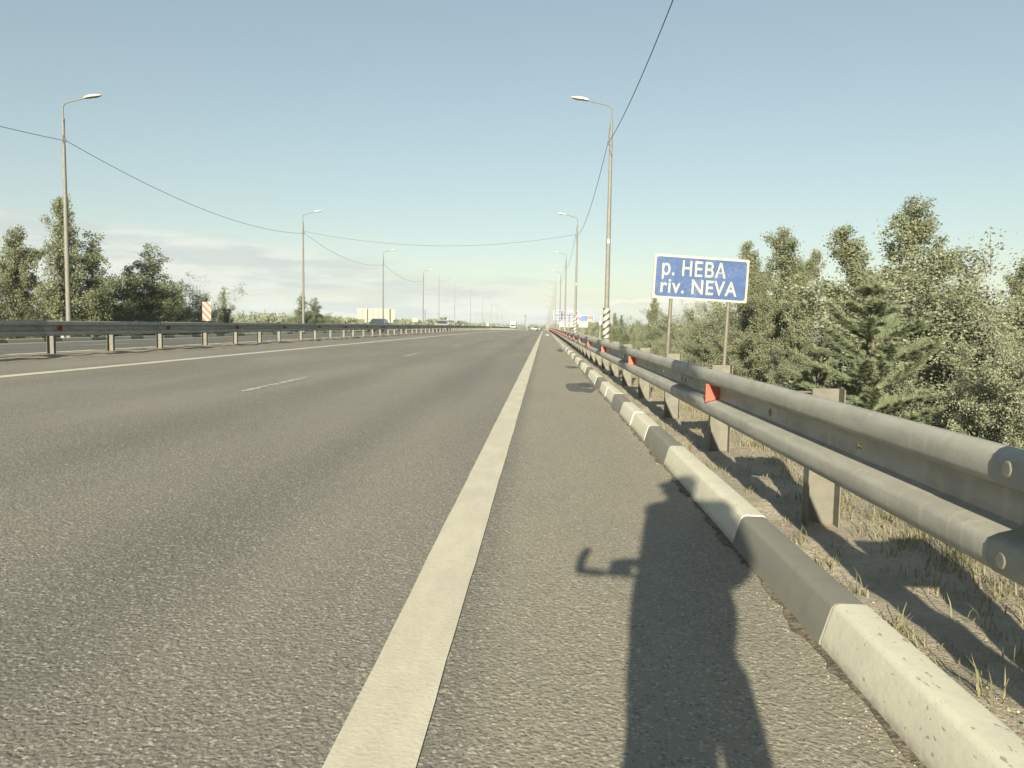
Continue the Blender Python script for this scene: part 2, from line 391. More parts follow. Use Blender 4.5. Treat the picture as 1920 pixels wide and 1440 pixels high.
# damp drain stain at the kerb: blotchy dark film, real small gully with grate
def blob(cx, cy, rx, ry, z, seed, n=40, amp=.18):
    r = random.Random(seed); ph = [r.uniform(0, 6.3) for _ in range(5)]; mb = MB(); vs = [(cx, cy, z(cx, cy))]
    for i in range(n):
        t = i / n * 2 * math.pi; q = 1 + amp * sum(math.sin((j + 2) * t + ph[j]) / (j + 1.2) for j in range(5))
        x, y = cx + rx * q * math.cos(t), cy + ry * q * math.sin(t); vs.append((x, y, z(x, y)))
    mb.add(vs, [(0, i + 1, (i + 1) % n + 1) for i in range(n)]); return mb
def f_stain(k):
    g = k.geo(); n = k.noise(9, 5, .6, g); k.color(k.mix(k.rng(n, .35, .65), (.050, .047, .042), (.10, .094, .082))); k.bump(k.noise(80, 3, .6, g), .005, 1)
M['stain'] = mat('damp_stain', (.06, .06, .05), .6, 0, f_stain)
for cx, cy, rx, ry, sd_ in ((.66, 13.2, .25, 1.15, 1), (.72, 19.6, .14, .6, 4), (.70, 33, .15, 1.6, 6)):
    blob(cx, cy, rx, ry, lambda x, y: zroad(x, y) + .003, sd_).build('damp_stain', M['stain'], road)
g_ = MB()
g_.box(.62, .84, 13.0, 13.9, -.03, -.0085)
gully = g_.build('gully_frame', M['stain'], road)
g_ = MB()
for i in range(6): g_.box(.645 + i * .032, .655 + i * .032, 13.05, 13.85, -.008, -.001)
g_.build('gully_grate', M['black'], road)
tag(blob(.80, 13.0, .055, .06, lambda x, y: zroad(x, y) + .004, 3).build('patch', M['soil'], road))
# hairline cracks and a dark sealed seam in the left lane
def crack(pts, w, seed):
    r = random.Random(seed); L = []
    for (x0, y0), (x1, y1) in zip(pts[:-1], pts[1:]):
        n = max(2, int(math.hypot(x1 - x0, y1 - y0) / .12))
        for i in range(n): u = i / n; L.append((x0 + (x1 - x0) * u + r.uniform(-.02, .02), y0 + (y1 - y0) * u, w * r.uniform(.3, 1.3)))
    mb = MB(); vs = []
    for x, y, ww in L: vs += [(x - ww, y, zroad(x, y) + .0028), (x + ww, y, zroad(x + ww, y) + .0028)]
    mb.add(vs, [(2 * i, 2 * i + 1, 2 * i + 3, 2 * i + 2) for i in range(len(L) - 1)]); return mb.build('sealed_crack', M['stain'], road)
crack([(-6.1, 25.5), (-6.0, 28), (-6.05, 33), (-5.9, 44)], .035, 1)
# right verge and embankment, ground to the horizon
def zverge(x, y):
    e = x - kx(y)
    if x <= 1.2: z = -.02 * x + .045
    elif x <= 2.1: z = .02 - (x - 1.2) * .03
    elif x <= 7.5: z = -.007 - (x - 2.1) * .52
    else: z = -2.82 - (x - 7.5) * .03
    n = .012 * math.sin(y * 7.3 + x * 5) + .010 * math.sin(y * 17.1 - x * 13) + .016 * math.sin(y * 2.3 + x * 3)
    return z + (n if y < 60 else 0) + crest(y)
xs = [lambda y: kx(y) + .10, 1.1, 1.2, 1.32, 1.45, 1.6, 1.8, 2.1, 2.6, 3.2, 4, 5, 6, 7.5, 12, 30]
yv = [-60, -45, -30, -20, -15] + [-12 + i * .12 for i in range(0, 260)] + ys(19.08, 1100, .6)
tag(strip(xs, zverge, yv).build('verge', M['soil'], smooth=True), kind='structure')
def zleft(x, y):
    if x > -21.0: z = .05
    elif x > -23: z = .02
    elif x > -28: z = .02 - (-23 - x) * .42
    else: z = -2.08
    return z + crest(y)
tag(strip([-40, -28, -25, -23, -21.0, -20.72], zleft, ys(-60, 1100, 3)).build('left_verge', M['grassland'], smooth=True), kind='structure')
gm = MB(); RX = [-4000, -1500, -600, -300, -120, -39.5]; RX2 = [29.5, 120, 300, 600, 1500, 4000]
YG = [-600, -200, 0, 100, 200, 300, 400, 550, 700, 850, 1000, 1100]
strip(RX, lambda x, y: -2.1 + crest(y), YG, gm); strip(RX2, lambda x, y: -3.5 + crest(y), YG, gm)
strip([-4000, -1500, -300, -40, 30, 300, 1500, 4000], lambda x, y: crest(1100) - 2.8, [1099, 2000, 6000], gm)
tag(gm.build('ground', M['grassland']), kind='structure')

# ------------------------------------------------------------------ kerbs
kerb = empty('kerb', (0, 0, 0)); tag(kerb, kind='structure')
def kerb_run(kerb, xfoot, sgn, y0, period, wl, yend, zf, h=.15):
    r = random.Random(5); y = y0
    while y < yend:
        for nm, a, b in (('white_block', y, y + wl), ('dark_block', y + wl, y + period)):
            mb = MB(); nst = 2 if nm == 'white_block' else 1
            for q in range(nst):
                ya = a + (b - a) * q / nst; yb = a + (b - a) * (q + 1) / nst
                dx, dz = r.uniform(-.004, .004), r.uniform(-.003, .003); x0 = xfoot(ya) + dx; z0 = zf(xfoot(ya), ya) + dz
                s = sgn
                prof = [(x0 - s * .004, z0 - .12), (x0, z0 + .02), (x0 + s * .034, z0 + h - .016), (x0 + s * .046, z0 + h - .003), (x0 + s * .06, z0 + h), (x0 + s * .142, z0 + h - .001), (x0 + s * .15, z0 + h - .008), (x0 + s * .152, z0 - .12)]
                mb.prism(prof, ya + (.003 if q else .0015), yb - .0015)
            o = mb.build(nm, M['white_kerb'] if nst == 2 else M['dark_kerb'], kerb)
            if a < 40 and sgn > 0: bevel(o, .003, 1); auto_smooth(o, 30)
        y += period
kerb_run(kerb, kx, 1, -6.35 + .02 - .05, 3.36, 2.18, 290, zroad)
kl = empty('kerb'); tag(kl, kind='structure')
kerb_run(kl, lambda y: -20.6, -1, 12, 3.36, 2.18, 170, lambda x, y: zroad(-20.6, y))

# ------------------------------------------------------------------ guardrails
PROF = [(.156, .050), (.150, .066), (.138, .077), (.120, .083), (.084, .083), (.070, .078), (.060, .058), (.050, .020), (.040, .002), (.014, 0)]
PROF = PROF + [(-z_, d_) for z_, d_ in reversed(PROF)]
def beam(xb, s, zc, joints, cresty, holes=True):  # s=-1: front faces -x
    mb = MB(); n = len(PROF)
    for a, b in zip(joints[:-1], joints[1:]):
        stations = [a, a + .02]
        if holes and a < 25:
            c = a + 1.25
            while c < b - .3:
                stations += [c, c + .05]; c += 2.36
        elif a < 60: stations += [a + (b - a) / 2]
        stations += [b + .28]
        stations = sorted(set(stations)); L = b + .28 - a
        rows = []
        for y in stations:
            off = .006 * (y - a) / L; bow = .0016 * math.sin(y * 2.1) + .001 * math.sin(y * 5.3)
            rows.append([(xb + s * (d + off + bow), y, z * 1.0 + zc + cresty(y)) for z, d in PROF])
        vs = [v for r in rows for v in r]; fs = []
        for j in range(len(rows) - 1):
            hole = holes and abs(stations[j + 1] - stations[j] - .05) < 1e-6
            for i in range(n - 1):
                if hole and i == 9: continue
                fs.append((j * n + i, j * n + i + 1, (j + 1) * n + i + 1, (j + 1) * n + i))
        mb.add(vs, fs)
    return mb
def solid(o, t=.004):
    m = o.modifiers.new('thickness', 'SOLIDIFY'); m.thickness = t; m.offset = 0; return o
def bolt_mesh(s):
    mb = MB(); mb.tube([(-s * .002, 0, 0), (s * .0035, 0, 0), (s * .005, 0, 0)], [.021, .020, .017], 16); return mb.mesh('bolt')
def reflector_mesh(s):
    mb = MB(); mb.add([(s * .098, 0, -.062), (s * .098, 0, .062), (s * .006, 0, .036), (s * .006, 0, -.036), (s * .098, .01, -.060), (s * .098, .01, .060), (s * .006, .01, .034), (s * .006, .01, -.034)],
           [(0, 1, 2, 3), (7, 6, 5, 4), (0, 4, 5, 1), (1, 5, 6, 2), (2, 6, 7, 3), (3, 7, 4, 0)]); return mb.mesh('reflector')
def holder_mesh(s):
    mb = MB(); prof = [(s * .004, -.034)] + [(s * (.004 + .055 * math.cos(t)), .034 * math.sin(t)) for t in [(-80 + 20 * i) * math.pi / 180 for i in range(9)]] + [(s * .004, .034)]
    mb.prism(prof, .011, .03); return mb.mesh('holder')
def guardrail(name_label, xb, s, z0, joints, post_y, refl_y, postx, group, crest_, near=True, pm='post', bm_='galv', zc=.60, ptop=.735, bolts_to=0):
    t = empty('guardrail', (xb, joints[0], z0)); tag(t, name_label, 'guardrail', group)
    inv = Matrix.Translation((-xb, -joints[0], -z0))
    def put(o): o.location = Vector(o.location) - Vector((xb, joints[0], z0)); o.parent = t; return o
    b = beam(xb, s, zc + z0, joints, crest_, near).build('beam', M[bm_]); put(b); auto_smooth(b, 50); solid(b)
    p0, p1 = postx                                # post edges on x, relative to road height z0
    pm_ = MB(); d = .075; th = .006
    pm_.box(p0, p1, 0, th, -.5, ptop); pm_.box(p0, p0 + th, -d, 0, -.5, ptop); pm_.box(p1 - th, p1, -d, 0, -.5, ptop)
    pme = pm_.mesh('post'); pme.materials.append(M[pm])
    cm = MB(); xa, xz = sorted((xb - s * .004, (p0 if s < 0 else p1)))
    cm.box(xa, xz, -.012, -.006, .50, .715); cm.box(xa, xz, -.055, -.012, .50, .506); cm.box(xa, xz, -.055, -.012, .709, .715)
    cme = cm.mesh('bracket'); cme.materials.append(M[pm])
    for i, y in enumerate(post_y):
        if i < 98:
            r = random.Random(i * 7 + int(abs(xb) * 10))
            o = link('post', pme, None); o.location = (0, y, z0 + crest_(y) + r.uniform(-.008, .004)); put(o)
            o.rotation_euler = (0, 0, r.uniform(-.03, .03) if i > 3 else 0)
            if y < 70: o = link('bracket', cme, None); o.location = (0, y, z0 + crest_(y)); put(o)
    rm, hm, bo = reflector_mesh(s), holder_mesh(s), bolt_mesh(s)
    rm.materials.append(M['orange']); hm.materials.append(M['black']); bo.materials.append(M['bolt'])
    for i, y in enumerate(refl_y):
        if i > 98: break
        o = link('reflector', rm, None); o.location = (xb, y, zc + z0 + crest_(y)); put(o)
        if y < 60: q = link('holder', hm, None, o)
    for py_ in [q for q in post_y if 0 < q < (30 if bolts_to else 0)]:
        o = link('bolt', bo, None); o.location = (xb + s * .004, py_ - .03, zc + z0 + crest_(py_)); put(o)
    for jy in joints[1:]:
        if jy > bolts_to: break
        for dy in (.06, .22):
            for zz, dd in ((.11, .083), (-.11, .083), (0, .002)):
                o = link('bolt', bo, None); o.location = (xb + s * (dd + .004), jy + dy, zc + z0 + zz + crest_(jy)); put(o)
    return t
J = [1.62 + 4.72 * k for k in range(-2, 62)]
guardrail('long galvanised guardrail with orange reflectors running beside the kerb on the right', 1.185, -1, 0, J, [-.67 - 2.36 + 2.36 * k for k in range(0, 98)],
          [5.17 + 4.72 * k for k in range(0, 60)], (1.377, 1.544), None, crest, True, bolts_to=12)
J = [1.0 + 4.72 * k for k in range(-2, 32)]
guardrail('galvanised median guardrail on closely spaced posts, between the two carriageways on the left', -10.28, 1, .205, J, [-.2 + 2.36 * k for k in range(0, 63)],
          [15.9 - 9.44 + 4.72 * k for k in range(0, 27)], (-10.62, -10.47), None, crest, False, bolts_to=30)
J = [149.5 + 4.72 * k for k in range(0, 30)]
t = guardrail('darker low guardrail continuing the median barrier in the distance', -10.28, 1, .205, J, [150 + 2.36 * k for k in range(0, 58)], [], (-10.62, -10.47), None, crest, False, 'galv_dark', 'galv_dark')
J = [84 + 4.72 * k for k in range(0, 44)]
guardrail('pale thin guardrail along the outer edge of the opposite carriageway, seen beyond the cars', -21.2, 1, .0, J, [84 + 2.36 * k for k in range(0, 85)], [], (-21.54, -21.39), None, crest, False, 'post', 'post')

# ------------------------------------------------------------------ street lamps
def lamp_A(x, y, s, label, zbase, band, group):   # s: direction of arm (+1 to +x)
    t = empty('street_lamp', (x, y, zbase)); tag(t, label, 'street lamp', group)
    dz = -zbase + crest(y)
    mb = MB(); mb.tube([(0, 0, 0), (0, 0, 5 + dz), (0, 0, 10.05 + dz)], [.118, .098, .062], 12); mb.tube([(0, 0, 10.0 + dz), (0, 0, 10.1 + dz)], .068, 12)
    auto_smooth(mb.build('pole', M['pole'], t), 50)
    mb = MB(); P = [(0, 0, 10.05 + dz), (0, 0, 10.55 + dz)]
    for i in range(1, 7):
        a = i / 6 * R(78); P.append((s * .26 * (1 - math.cos(a)), 0, 10.55 + dz + .26 * math.sin(a)))
    P.append((s * 1.12, 0, 11.02 + dz)); mb.tube(P, .031, 8); auto_smooth(mb.build('arm', M['pole'], t), 50)
    # lamp head: flattened pear shape
    mb = MB(); ring = 12; rows = []; L = .78
    for i in range(9):
        u = i / 8; w = .17 * (math.sin(math.pi * min(1, .12 + u * .84)) ** .6) * (1 - .25 * u); hgt = .10 * (math.sin(math.pi * min(1, .16 + u * .80)) ** .7)
        rows.append([(s * u * L, w * math.cos(k / ring * 2 * math.pi), max(-.035, hgt * math.sin(k / ring * 2 * math.pi))) for k in range(ring)])
    vs = [v for r_ in rows for v in r_]; fs = [(i * ring + k, i * ring + (k + 1) % ring, (i + 1) * ring + (k + 1) % ring, (i + 1) * ring + k) for i in range(8) for k in range(ring)]
    fs += [tuple(range(ring)), tuple(8 * ring + k for k in range(ring))]
    mb.add(vs, fs); h = mb.build('lamp_head', M['lamp_white'], t, (s * 1.04, 0, 11.02 + dz)); h.rotation_euler = (0, -s * R(9), 0); auto_smooth(h, 60)
    mb = MB(); rows = []
    for i in range(6):
        u = i / 5; w = .13 * math.sin(math.pi * (.1 + .8 * u)) ** .5; rows.append([(s * (.22 + u * .5), w * c, -.035 - .05 * math.sin(math.pi * u) * (1 - c * c)) for c in (-1, -.6, 0, .6, 1)])
    mb.add([v for r_ in rows for v in r_], [(i * 5 + k, i * 5 + k + 1, (i + 1) * 5 + k + 1, (i + 1) * 5 + k) for i in range(5) for k in range(4)]); mb.build('glass', M['lamp_glass'], h, smooth=True)
    if y < 150:
        mb = MB(); mb.box(-.02, .02, -.1, -.06, 9.0 + dz, 9.35 + dz); mb.tube([(0, -.07, 9.12 + dz), (s * .15, -.1, 9.1 + dz)], .018, 6); mb.tube([(s * .15, -.1, 9.04 + dz), (s * .15, -.1, 9.18 + dz)], .03, 6)
        mb.build('cable_bracket', M['bolt'], t)
        mb = MB(); mb.tube([(s * .14, -.1, 9.15 + dz), (s * .10, -.07, 9.6 + dz), (s * .03, -.05, 10.0 + dz)], .01, 5); mb.build('feed_cable', M['cable'], t)
        if y < 80 and s < 0: mb = MB(); mb.box(-.05, .05, -.108, -.102, 4.75 + dz, 4.95 + dz); mb.build('number_tag', M['white'], t)
    if band:
        mb = MB(); mb.tube([(0, 0, .53 + dz), (0, 0, 1.87 + dz)], .162, 20); auto_smooth(mb.build('striped_sleeve', M['bw'], t), 50)
    return t
NAMES = ['nearest', 'second', 'third', 'fourth']
GA = 'curved arm street lamps along the road'
for i, y in enumerate((35, 70, 105, 140)):
    rr = ['nearest curved-arm lamp on the right, striped sleeve at its foot, left of river sign',
          'second curved-arm lamp on the right, holding the cable that crosses the road',
          'third curved-arm lamp from the front on the right, its foot before the far blue boards',
          'fourth and farthest curved-arm lamp on the right, just before the straight-arm lamps'][i]
    ll = ['nearest and tallest curved-arm lamp on the left, rising among the birch trees',
          'second curved-arm lamp on the left, beside two narrow trees, holding the crossing cable',
          'third curved-arm lamp on the left, standing in front of the cream sign backs',
          'fourth and farthest curved-arm lamp on the left, last one before the straight-arm lamps'][i]
    lamp_A(2.80, y, -1, rr, -.6 + crest(y), True, GA); lamp_A(-22.1, y, 1, ll, -.1 + crest(y), False, GA)
tb = None
def lamp_B(x, y, s, label):
    t = empty('street_lamp', (x, y, crest(y) - .3)); tag(t, label, 'street lamp', 'straight arm lamps on the distant bridge')
    z = .3
    mb = MB(); mb.tube([(0, 0, 0), (0, 0, 6 + z), (0, 0, 9.9 + z), (0, 0, 11.6 + z)], [.13, .10, .07, .025], 8); auto_smooth(mb.build('pole', M['pole_dark'], t), 50)
    mb = MB(); mb.tube([(0, 0, 0), (0, 0, 1.9 + z)], .17, 10); auto_smooth(mb.build('base', M['pole'], t), 50)
    mb = MB(); mb.tube([(-s * .35, 0, 9.95 + z), (s * .3, 0, 9.9 + z), (s * 1.0, 0, 10.1 + z), (s * 1.9, 0, 10.4 + z)], .045, 6); auto_smooth(mb.build('arm', M['pole_dark'], t), 50)
    mb = MB(); mb.add([(s * 1.8, -.12, 10.36 + z), (s * 2.7, -.1, 10.66 + z), (s * 2.7, .1, 10.66 + z), (s * 1.8, .12, 10.36 + z), (s * 1.8, -.12, 10.43 + z), (s * 2.7, -.1, 10.71 + z), (s * 2.7, .1, 10.71 + z), (s * 1.8, .12, 10.43 + z)],
                     [(0, 1, 2, 3), (4, 5, 6, 7), (0, 1, 5, 4), (1, 2, 6, 5), (2, 3, 7, 6), (3, 0, 4, 7)]); mb.build('lamp_head', M['pole_dark'], t)
    return t
DB = [158, 186, 226, 270, 315, 355, 395, 435, 480, 525, 570, 620, 670, 725, 780]
ORD = ['first', 'second', 'third', 'fourth', 'fifth']
for i, y in enumerate(DB):
    wl = f'{ORD[i]} straight-arm lamp counting from the front, beyond the opposite carriageway' if i < 5 else 'tiny straight-arm lamp in the far row on the left, near the horizon'
    wr = f'{ORD[i]} straight-arm lamp counting from the front, right of the road behind the curved-arm lamps' if i < 5 else 'tiny straight-arm lamp in the far row on the right, near the horizon'
    lamp_B(-21.7, y, 1, wl); lamp_B(2.2, y, -1, wr)
# cables
def cable(pts, label, sag=1.0, r=.013):
    P = []
    for (a, b) in zip(pts[:-1], pts[1:]):
        a, b = Vector(a), Vector(b)
        for i in range(25):
            u = i / 24; p = a.lerp(b, u); p.z -= 4 * sag * u * (1 - u); P.append(p)
    mb = MB(); mb.tube(P, r, 5, cap=False); o = mb.build('overhead_cable', M['cable'], smooth=True); tag(o, label, 'cable')
zc_ = 9.1
cable([(2.65, y, zc_ + crest(y) + .02) for y in (-35, 0, 35, 70, 105, 140)], 'black overhead cable sagging between the lamps on the right')
cable([(-21.95, y, zc_ + crest(y) - .02) for y in (-35, 0, 35, 70, 105, 140)], 'black overhead cable sagging between the lamps on the left')
cable([(-21.95, 69.9, zc_ + .1), (2.65, 69.9, zc_ + .1)], 'black cable slung across the road from the second left lamp to the second right lamp', 1.15)

# ------------------------------------------------------------------ signs
FONT = None
def text_mesh(s, bold=.012):
    cu = bpy.data.curves.new('text', 'FONT'); cu.body = s; cu.size = 1; cu.offset = bold; cu.space_character = 1.1; cu.extrude = .0; cu.resolution_u = 4
    o = bpy.data.objects.new('text', cu); COL.objects.link(o); dg = bpy.context.evaluated_depsgraph_get()
    me = bpy.data.meshes.new_from_object(o.evaluated_get(dg)); bpy.data.objects.remove(o)
    return me
def text_fit(s, x0, x1, zb, cap, y, m, parent, name='lettering', bold=.017, capref='H'):
    ref = text_mesh('H', bold); hh = max(v.co.y for v in ref.vertices) - min(v.co.y for v in ref.vertices); hb = min(v.co.y for v in ref.vertices)
    me = text_mesh(s, bold); xs_ = [v.co.x for v in me.vertices]; a, b = min(xs_), max(xs_)
    for v in me.vertices:
        v.co = Vector((x0 + (v.co.x - a) / (b - a) * (x1 - x0), y, zb + (v.co.y - hb) / hh * cap))
    me.materials.clear(); return link(name, me, m, parent)
def rrect(x0, x1, z0, z1, r, n=5):
    P = []
    for cx, cz, a in ((x1 - r, z1 - r, 0), (x0 + r, z1 - r, 90), (x0 + r, z0 + r, 180), (x1 - r, z0 + r, 270)):
        for i in range(n + 1): t = R(a + 90 * i / n); P.append((cx + r * math.cos(t), cz + r * math.sin(t)))
    return P
def river_sign():
    t = empty('road_sign', (3.07, 15.4, -.5)); tag(t, 'cracked blue board with white river name in two alphabets, leaning on two posts', 'road sign')
    tilt = empty('board', (0, 0, 2.5), 0, t)
    Wd, Hh = 1.95, .855
    mb = MB(); mb.prism(rrect(-Wd / 2, Wd / 2, -Hh / 2, Hh / 2, .025), 0, .03); p = mb.build('panel', M['white'], t, (0, 0, 2.5))
    p.rotation_euler = (0, R(2.2), R(10))
    mb = MB(); mb.prism(rrect(-Wd / 2 + .045, Wd / 2 - .045, -Hh / 2 + .045, Hh / 2 - .045, .055), -.0035, -.001); mb.build('blue_field', M['sign_blue'], p)
    bpy.data.objects.remove(tilt)
    X = lambda u: -Wd / 2 + u * Wd; Z = lambda v: Hh / 2 - v * Hh
    text_fit('р.', X(.085), X(.215), Z(.465), .285, -.007, M['white'], p); text_fit('НЕВА', X(.295), X(.755), Z(.465), .285, -.007, M['white'], p)
    text_fit('riv.', X(.08), X(.325), Z(.865), .285, -.007, M['white'], p); text_fit('NEVA', X(.405), X(.885), Z(.865), .285, -.007, M['white'], p)
    for xx in (-.60, .57):
        mb = MB(); y_ = .055 + xx * .17; mb.tube([(xx - .085, y_, -1.2), (xx + .035, y_, 2.85)], .037, 10); auto_smooth(mb.build('post', M['post'], t), 50)
    mb = MB()
    for zz in (2.3, 2.7): mb.tube([(-.85, .045 - .15, zz + .03), (.85, .045 + .15, zz - .03)], .012, 6)
    mb.build('cross_bar', M['bolt'], t)
river_sign()
# cream backs of direction boards beyond the opposite carriageway
def at(px, py, Y):                                # a helper used once to state real positions measured in the photo
    v = cam.matrix_world.to_3x3() @ Vector(((px - 960) / 1442, -(py - 720) / 1442, -1)); return Vector((0, 0, EYE)) + v * (Y / v.y)
def board(label, x0, x1, z0, z1, y, posts, zb, front, seams=0, parts=None, cat='road sign', back=False):
    cx = (x0 + x1) / 2; t = empty('road_sign', (cx, y, zb)); tag(t, label, cat)
    mb = MB(); mb.prism(rrect(x0 - cx, x1 - cx, z0 - zb, z1 - zb, min(.06, (z1 - z0) * .15)), 0, .05); mb.build('panel', front, t)
    if seams:
        mb = MB()
        for i in range(1, seams): xx = x0 - cx + (x1 - x0) * i / seams; mb.box(xx - .03, xx + .03, -.03, -.002, z0 - zb + .03, z1 - zb - .03)
        mb.build('seam_rib', M['post'], t)
    for xp in posts:
        mb = MB(); yy = -.12 if back else .12; mb.tube([(xp - cx, yy, -.6), (xp - cx, yy, z1 - zb - (.02 if back else .15))], .075 if y > 60 else .045, 8); auto_smooth(mb.build('post', M['post'], t), 50)
    return t, cx
t, cx = board('wide blank cream back of a direction board on two posts, left of the road', -26.9, -21.45, 1.5, 3.05, 110, (-25.4, -22.1), -1.3, M['cream'], 7, back=True)
mb = MB(); mb.box(-25.8 - cx, -21.7 - cx, 0, .05, 1.05 + 1.3, 1.46 + 1.3); mb.build('lower_panel', M['cream'], t)
# far blue boards, right of the road
t, cx = board('pale blue two-line direction board farthest away among the far boards on the right', 2.0, 7.4, 2.3, 4.3, 168, (2.6, 6.8), -3.2, M['white'])
mb = MB(); mb.prism(rrect(2.12 - cx, 7.28 - cx, 2.42 + 3.2, 4.18 + 3.2, .1), -.015, -.003); mb.build('blue_field', m_plain('pale_blue', (.045, .075, .19), .5), t)
text_fit('КИРОВСК', 2.4 - cx, 6.9 - cx, 3.45 + 3.2, .55, -.03, M['white'], t); text_fit('КИРОВСКОЕ', 2.4 - cx, 7.0 - cx, 2.62 + 3.2, .52, -.03, M['white'], t)
t, cx = board('low wide white board with one line of text, under the far blue boards', 2.35, 6.75, .85, 1.6, 120, (2.9, 6.2), -2.6, M['white'])
text_fit('КИРОВСКИЙ РАЙОН', 2.6 - cx, 6.4 - cx, 1.05 + 2.6, .35, -.02, M['blue'], t)
t, cx = board('bright blue board with an orange square at its right end, beyond the striped poles', 4.0, 6.35, 1.63, 2.42, 100, (4.3, 5.9), -2.2, M['white'])
mb = MB(); mb.prism(rrect(4.06 - cx, 6.29 - cx, 1.69 + 2.2, 2.36 + 2.2, .05), -.015, -.003); mb.build('blue_field', M['blue'], t)
mb = MB(); mb.box(5.55 - cx, 6.1 - cx, -.03, -.016, 1.95 + 2.2, 2.3 + 2.2); mb.build('orange_square', m_plain('orange_sheet', (.24, .10, .035), .5), t)
mb = MB(); mb.box(5.55 - cx, 6.1 - cx, -.03, -.016, 1.76 + 2.2, 1.9 + 2.2); mb.build('white_strip', M['white'], t)
t = empty('warning_sign', (4.05, 92, -2)); tag(t, 'two white triangular warning signs stacked on one thin post, above the far blue board', 'road sign')
for zz in (3.12, 3.9):
    for nm, r_, m_, yy in (('triangle_border', .44, 'red', 0), ('triangle_face', .35, 'white', -.008)):
        mb = MB(); mb.prism([(r_ * math.sin(R(a)), r_ * math.cos(R(a))) for a in (0, 120, 240)], yy, yy + .006); mb.build(nm, M[m_], t, (0, 0, zz - .72 + 1.0 + .12))
mb = MB(); mb.tube([(0, .04, -.5), (0, .04, 4.4)], .04, 8); mb.build('post', M['post'], t)
mb = MB(); mb.tube([(0, 0, 0), (0, 0, 4.5)], .06, 8); tag(mb.build('post', M['galv_dark'], None, (3.08, 96, -1.9)), 'dark bare post in front of the far pale board', 'post')
t = empty('marker_post', (6.35, 88, -2.4)); tag(t, 'thin white marker post with small plates, right of the far blue board', 'post')
mb = MB(); mb.tube([(0, 0, 0), (0, 0, 4.7)], .035, 6); mb.build('post', M['white'], t); mb = MB(); mb.box(-.13, .13, -.05, -.04, 3.6, 4.1); mb.build('plate', M['white'], t)
# red and white chevron plate on the left
t = empty('hazard_marker', (-20.9, 47, -.1)); tag(t, 'red and white diagonally striped plate on a post beyond the opposite carriageway', 'road sign')
mb = MB(); mb.prism(rrect(-.27, .27, 1.08, 2.24, .04), 0, .02); pz = mb.build('plate', M['rw'], t)
mb = MB(); mb.tube([(0, .05, 0), (0, .05, 2.2)], .035, 8); mb.build('post', M['post'], t)
# small distant plates
for (px, py, Y, w, h, lab) in ((778, 600, 150, 1.1, .8, 'small square sign back at the foot of the fourth left lamp'),
                               (837, 605, 120, .75, 1.15, 'narrow cream sign back beside the white car'),
                               (914, 609, 175, .55, .95, 'small oval pale plate where the median barrier changes')):
    p = at(px, py, Y); t = empty('road_sign', (p.x, Y, crest(Y) + .2)); tag(t, lab, 'road sign')
    mb = MB(); zz = p.z - (crest(Y) + .2); mb.prism(rrect(-w / 2, w / 2, zz - h / 2, zz + h / 2, min(w, h) * .3), 0, .04); mb.build('plate', M['cream'], t)
    mb = MB(); mb.tube([(0, .06, -.3), (0, .06, zz)], .04, 6); mb.build('post', M['post'], t)

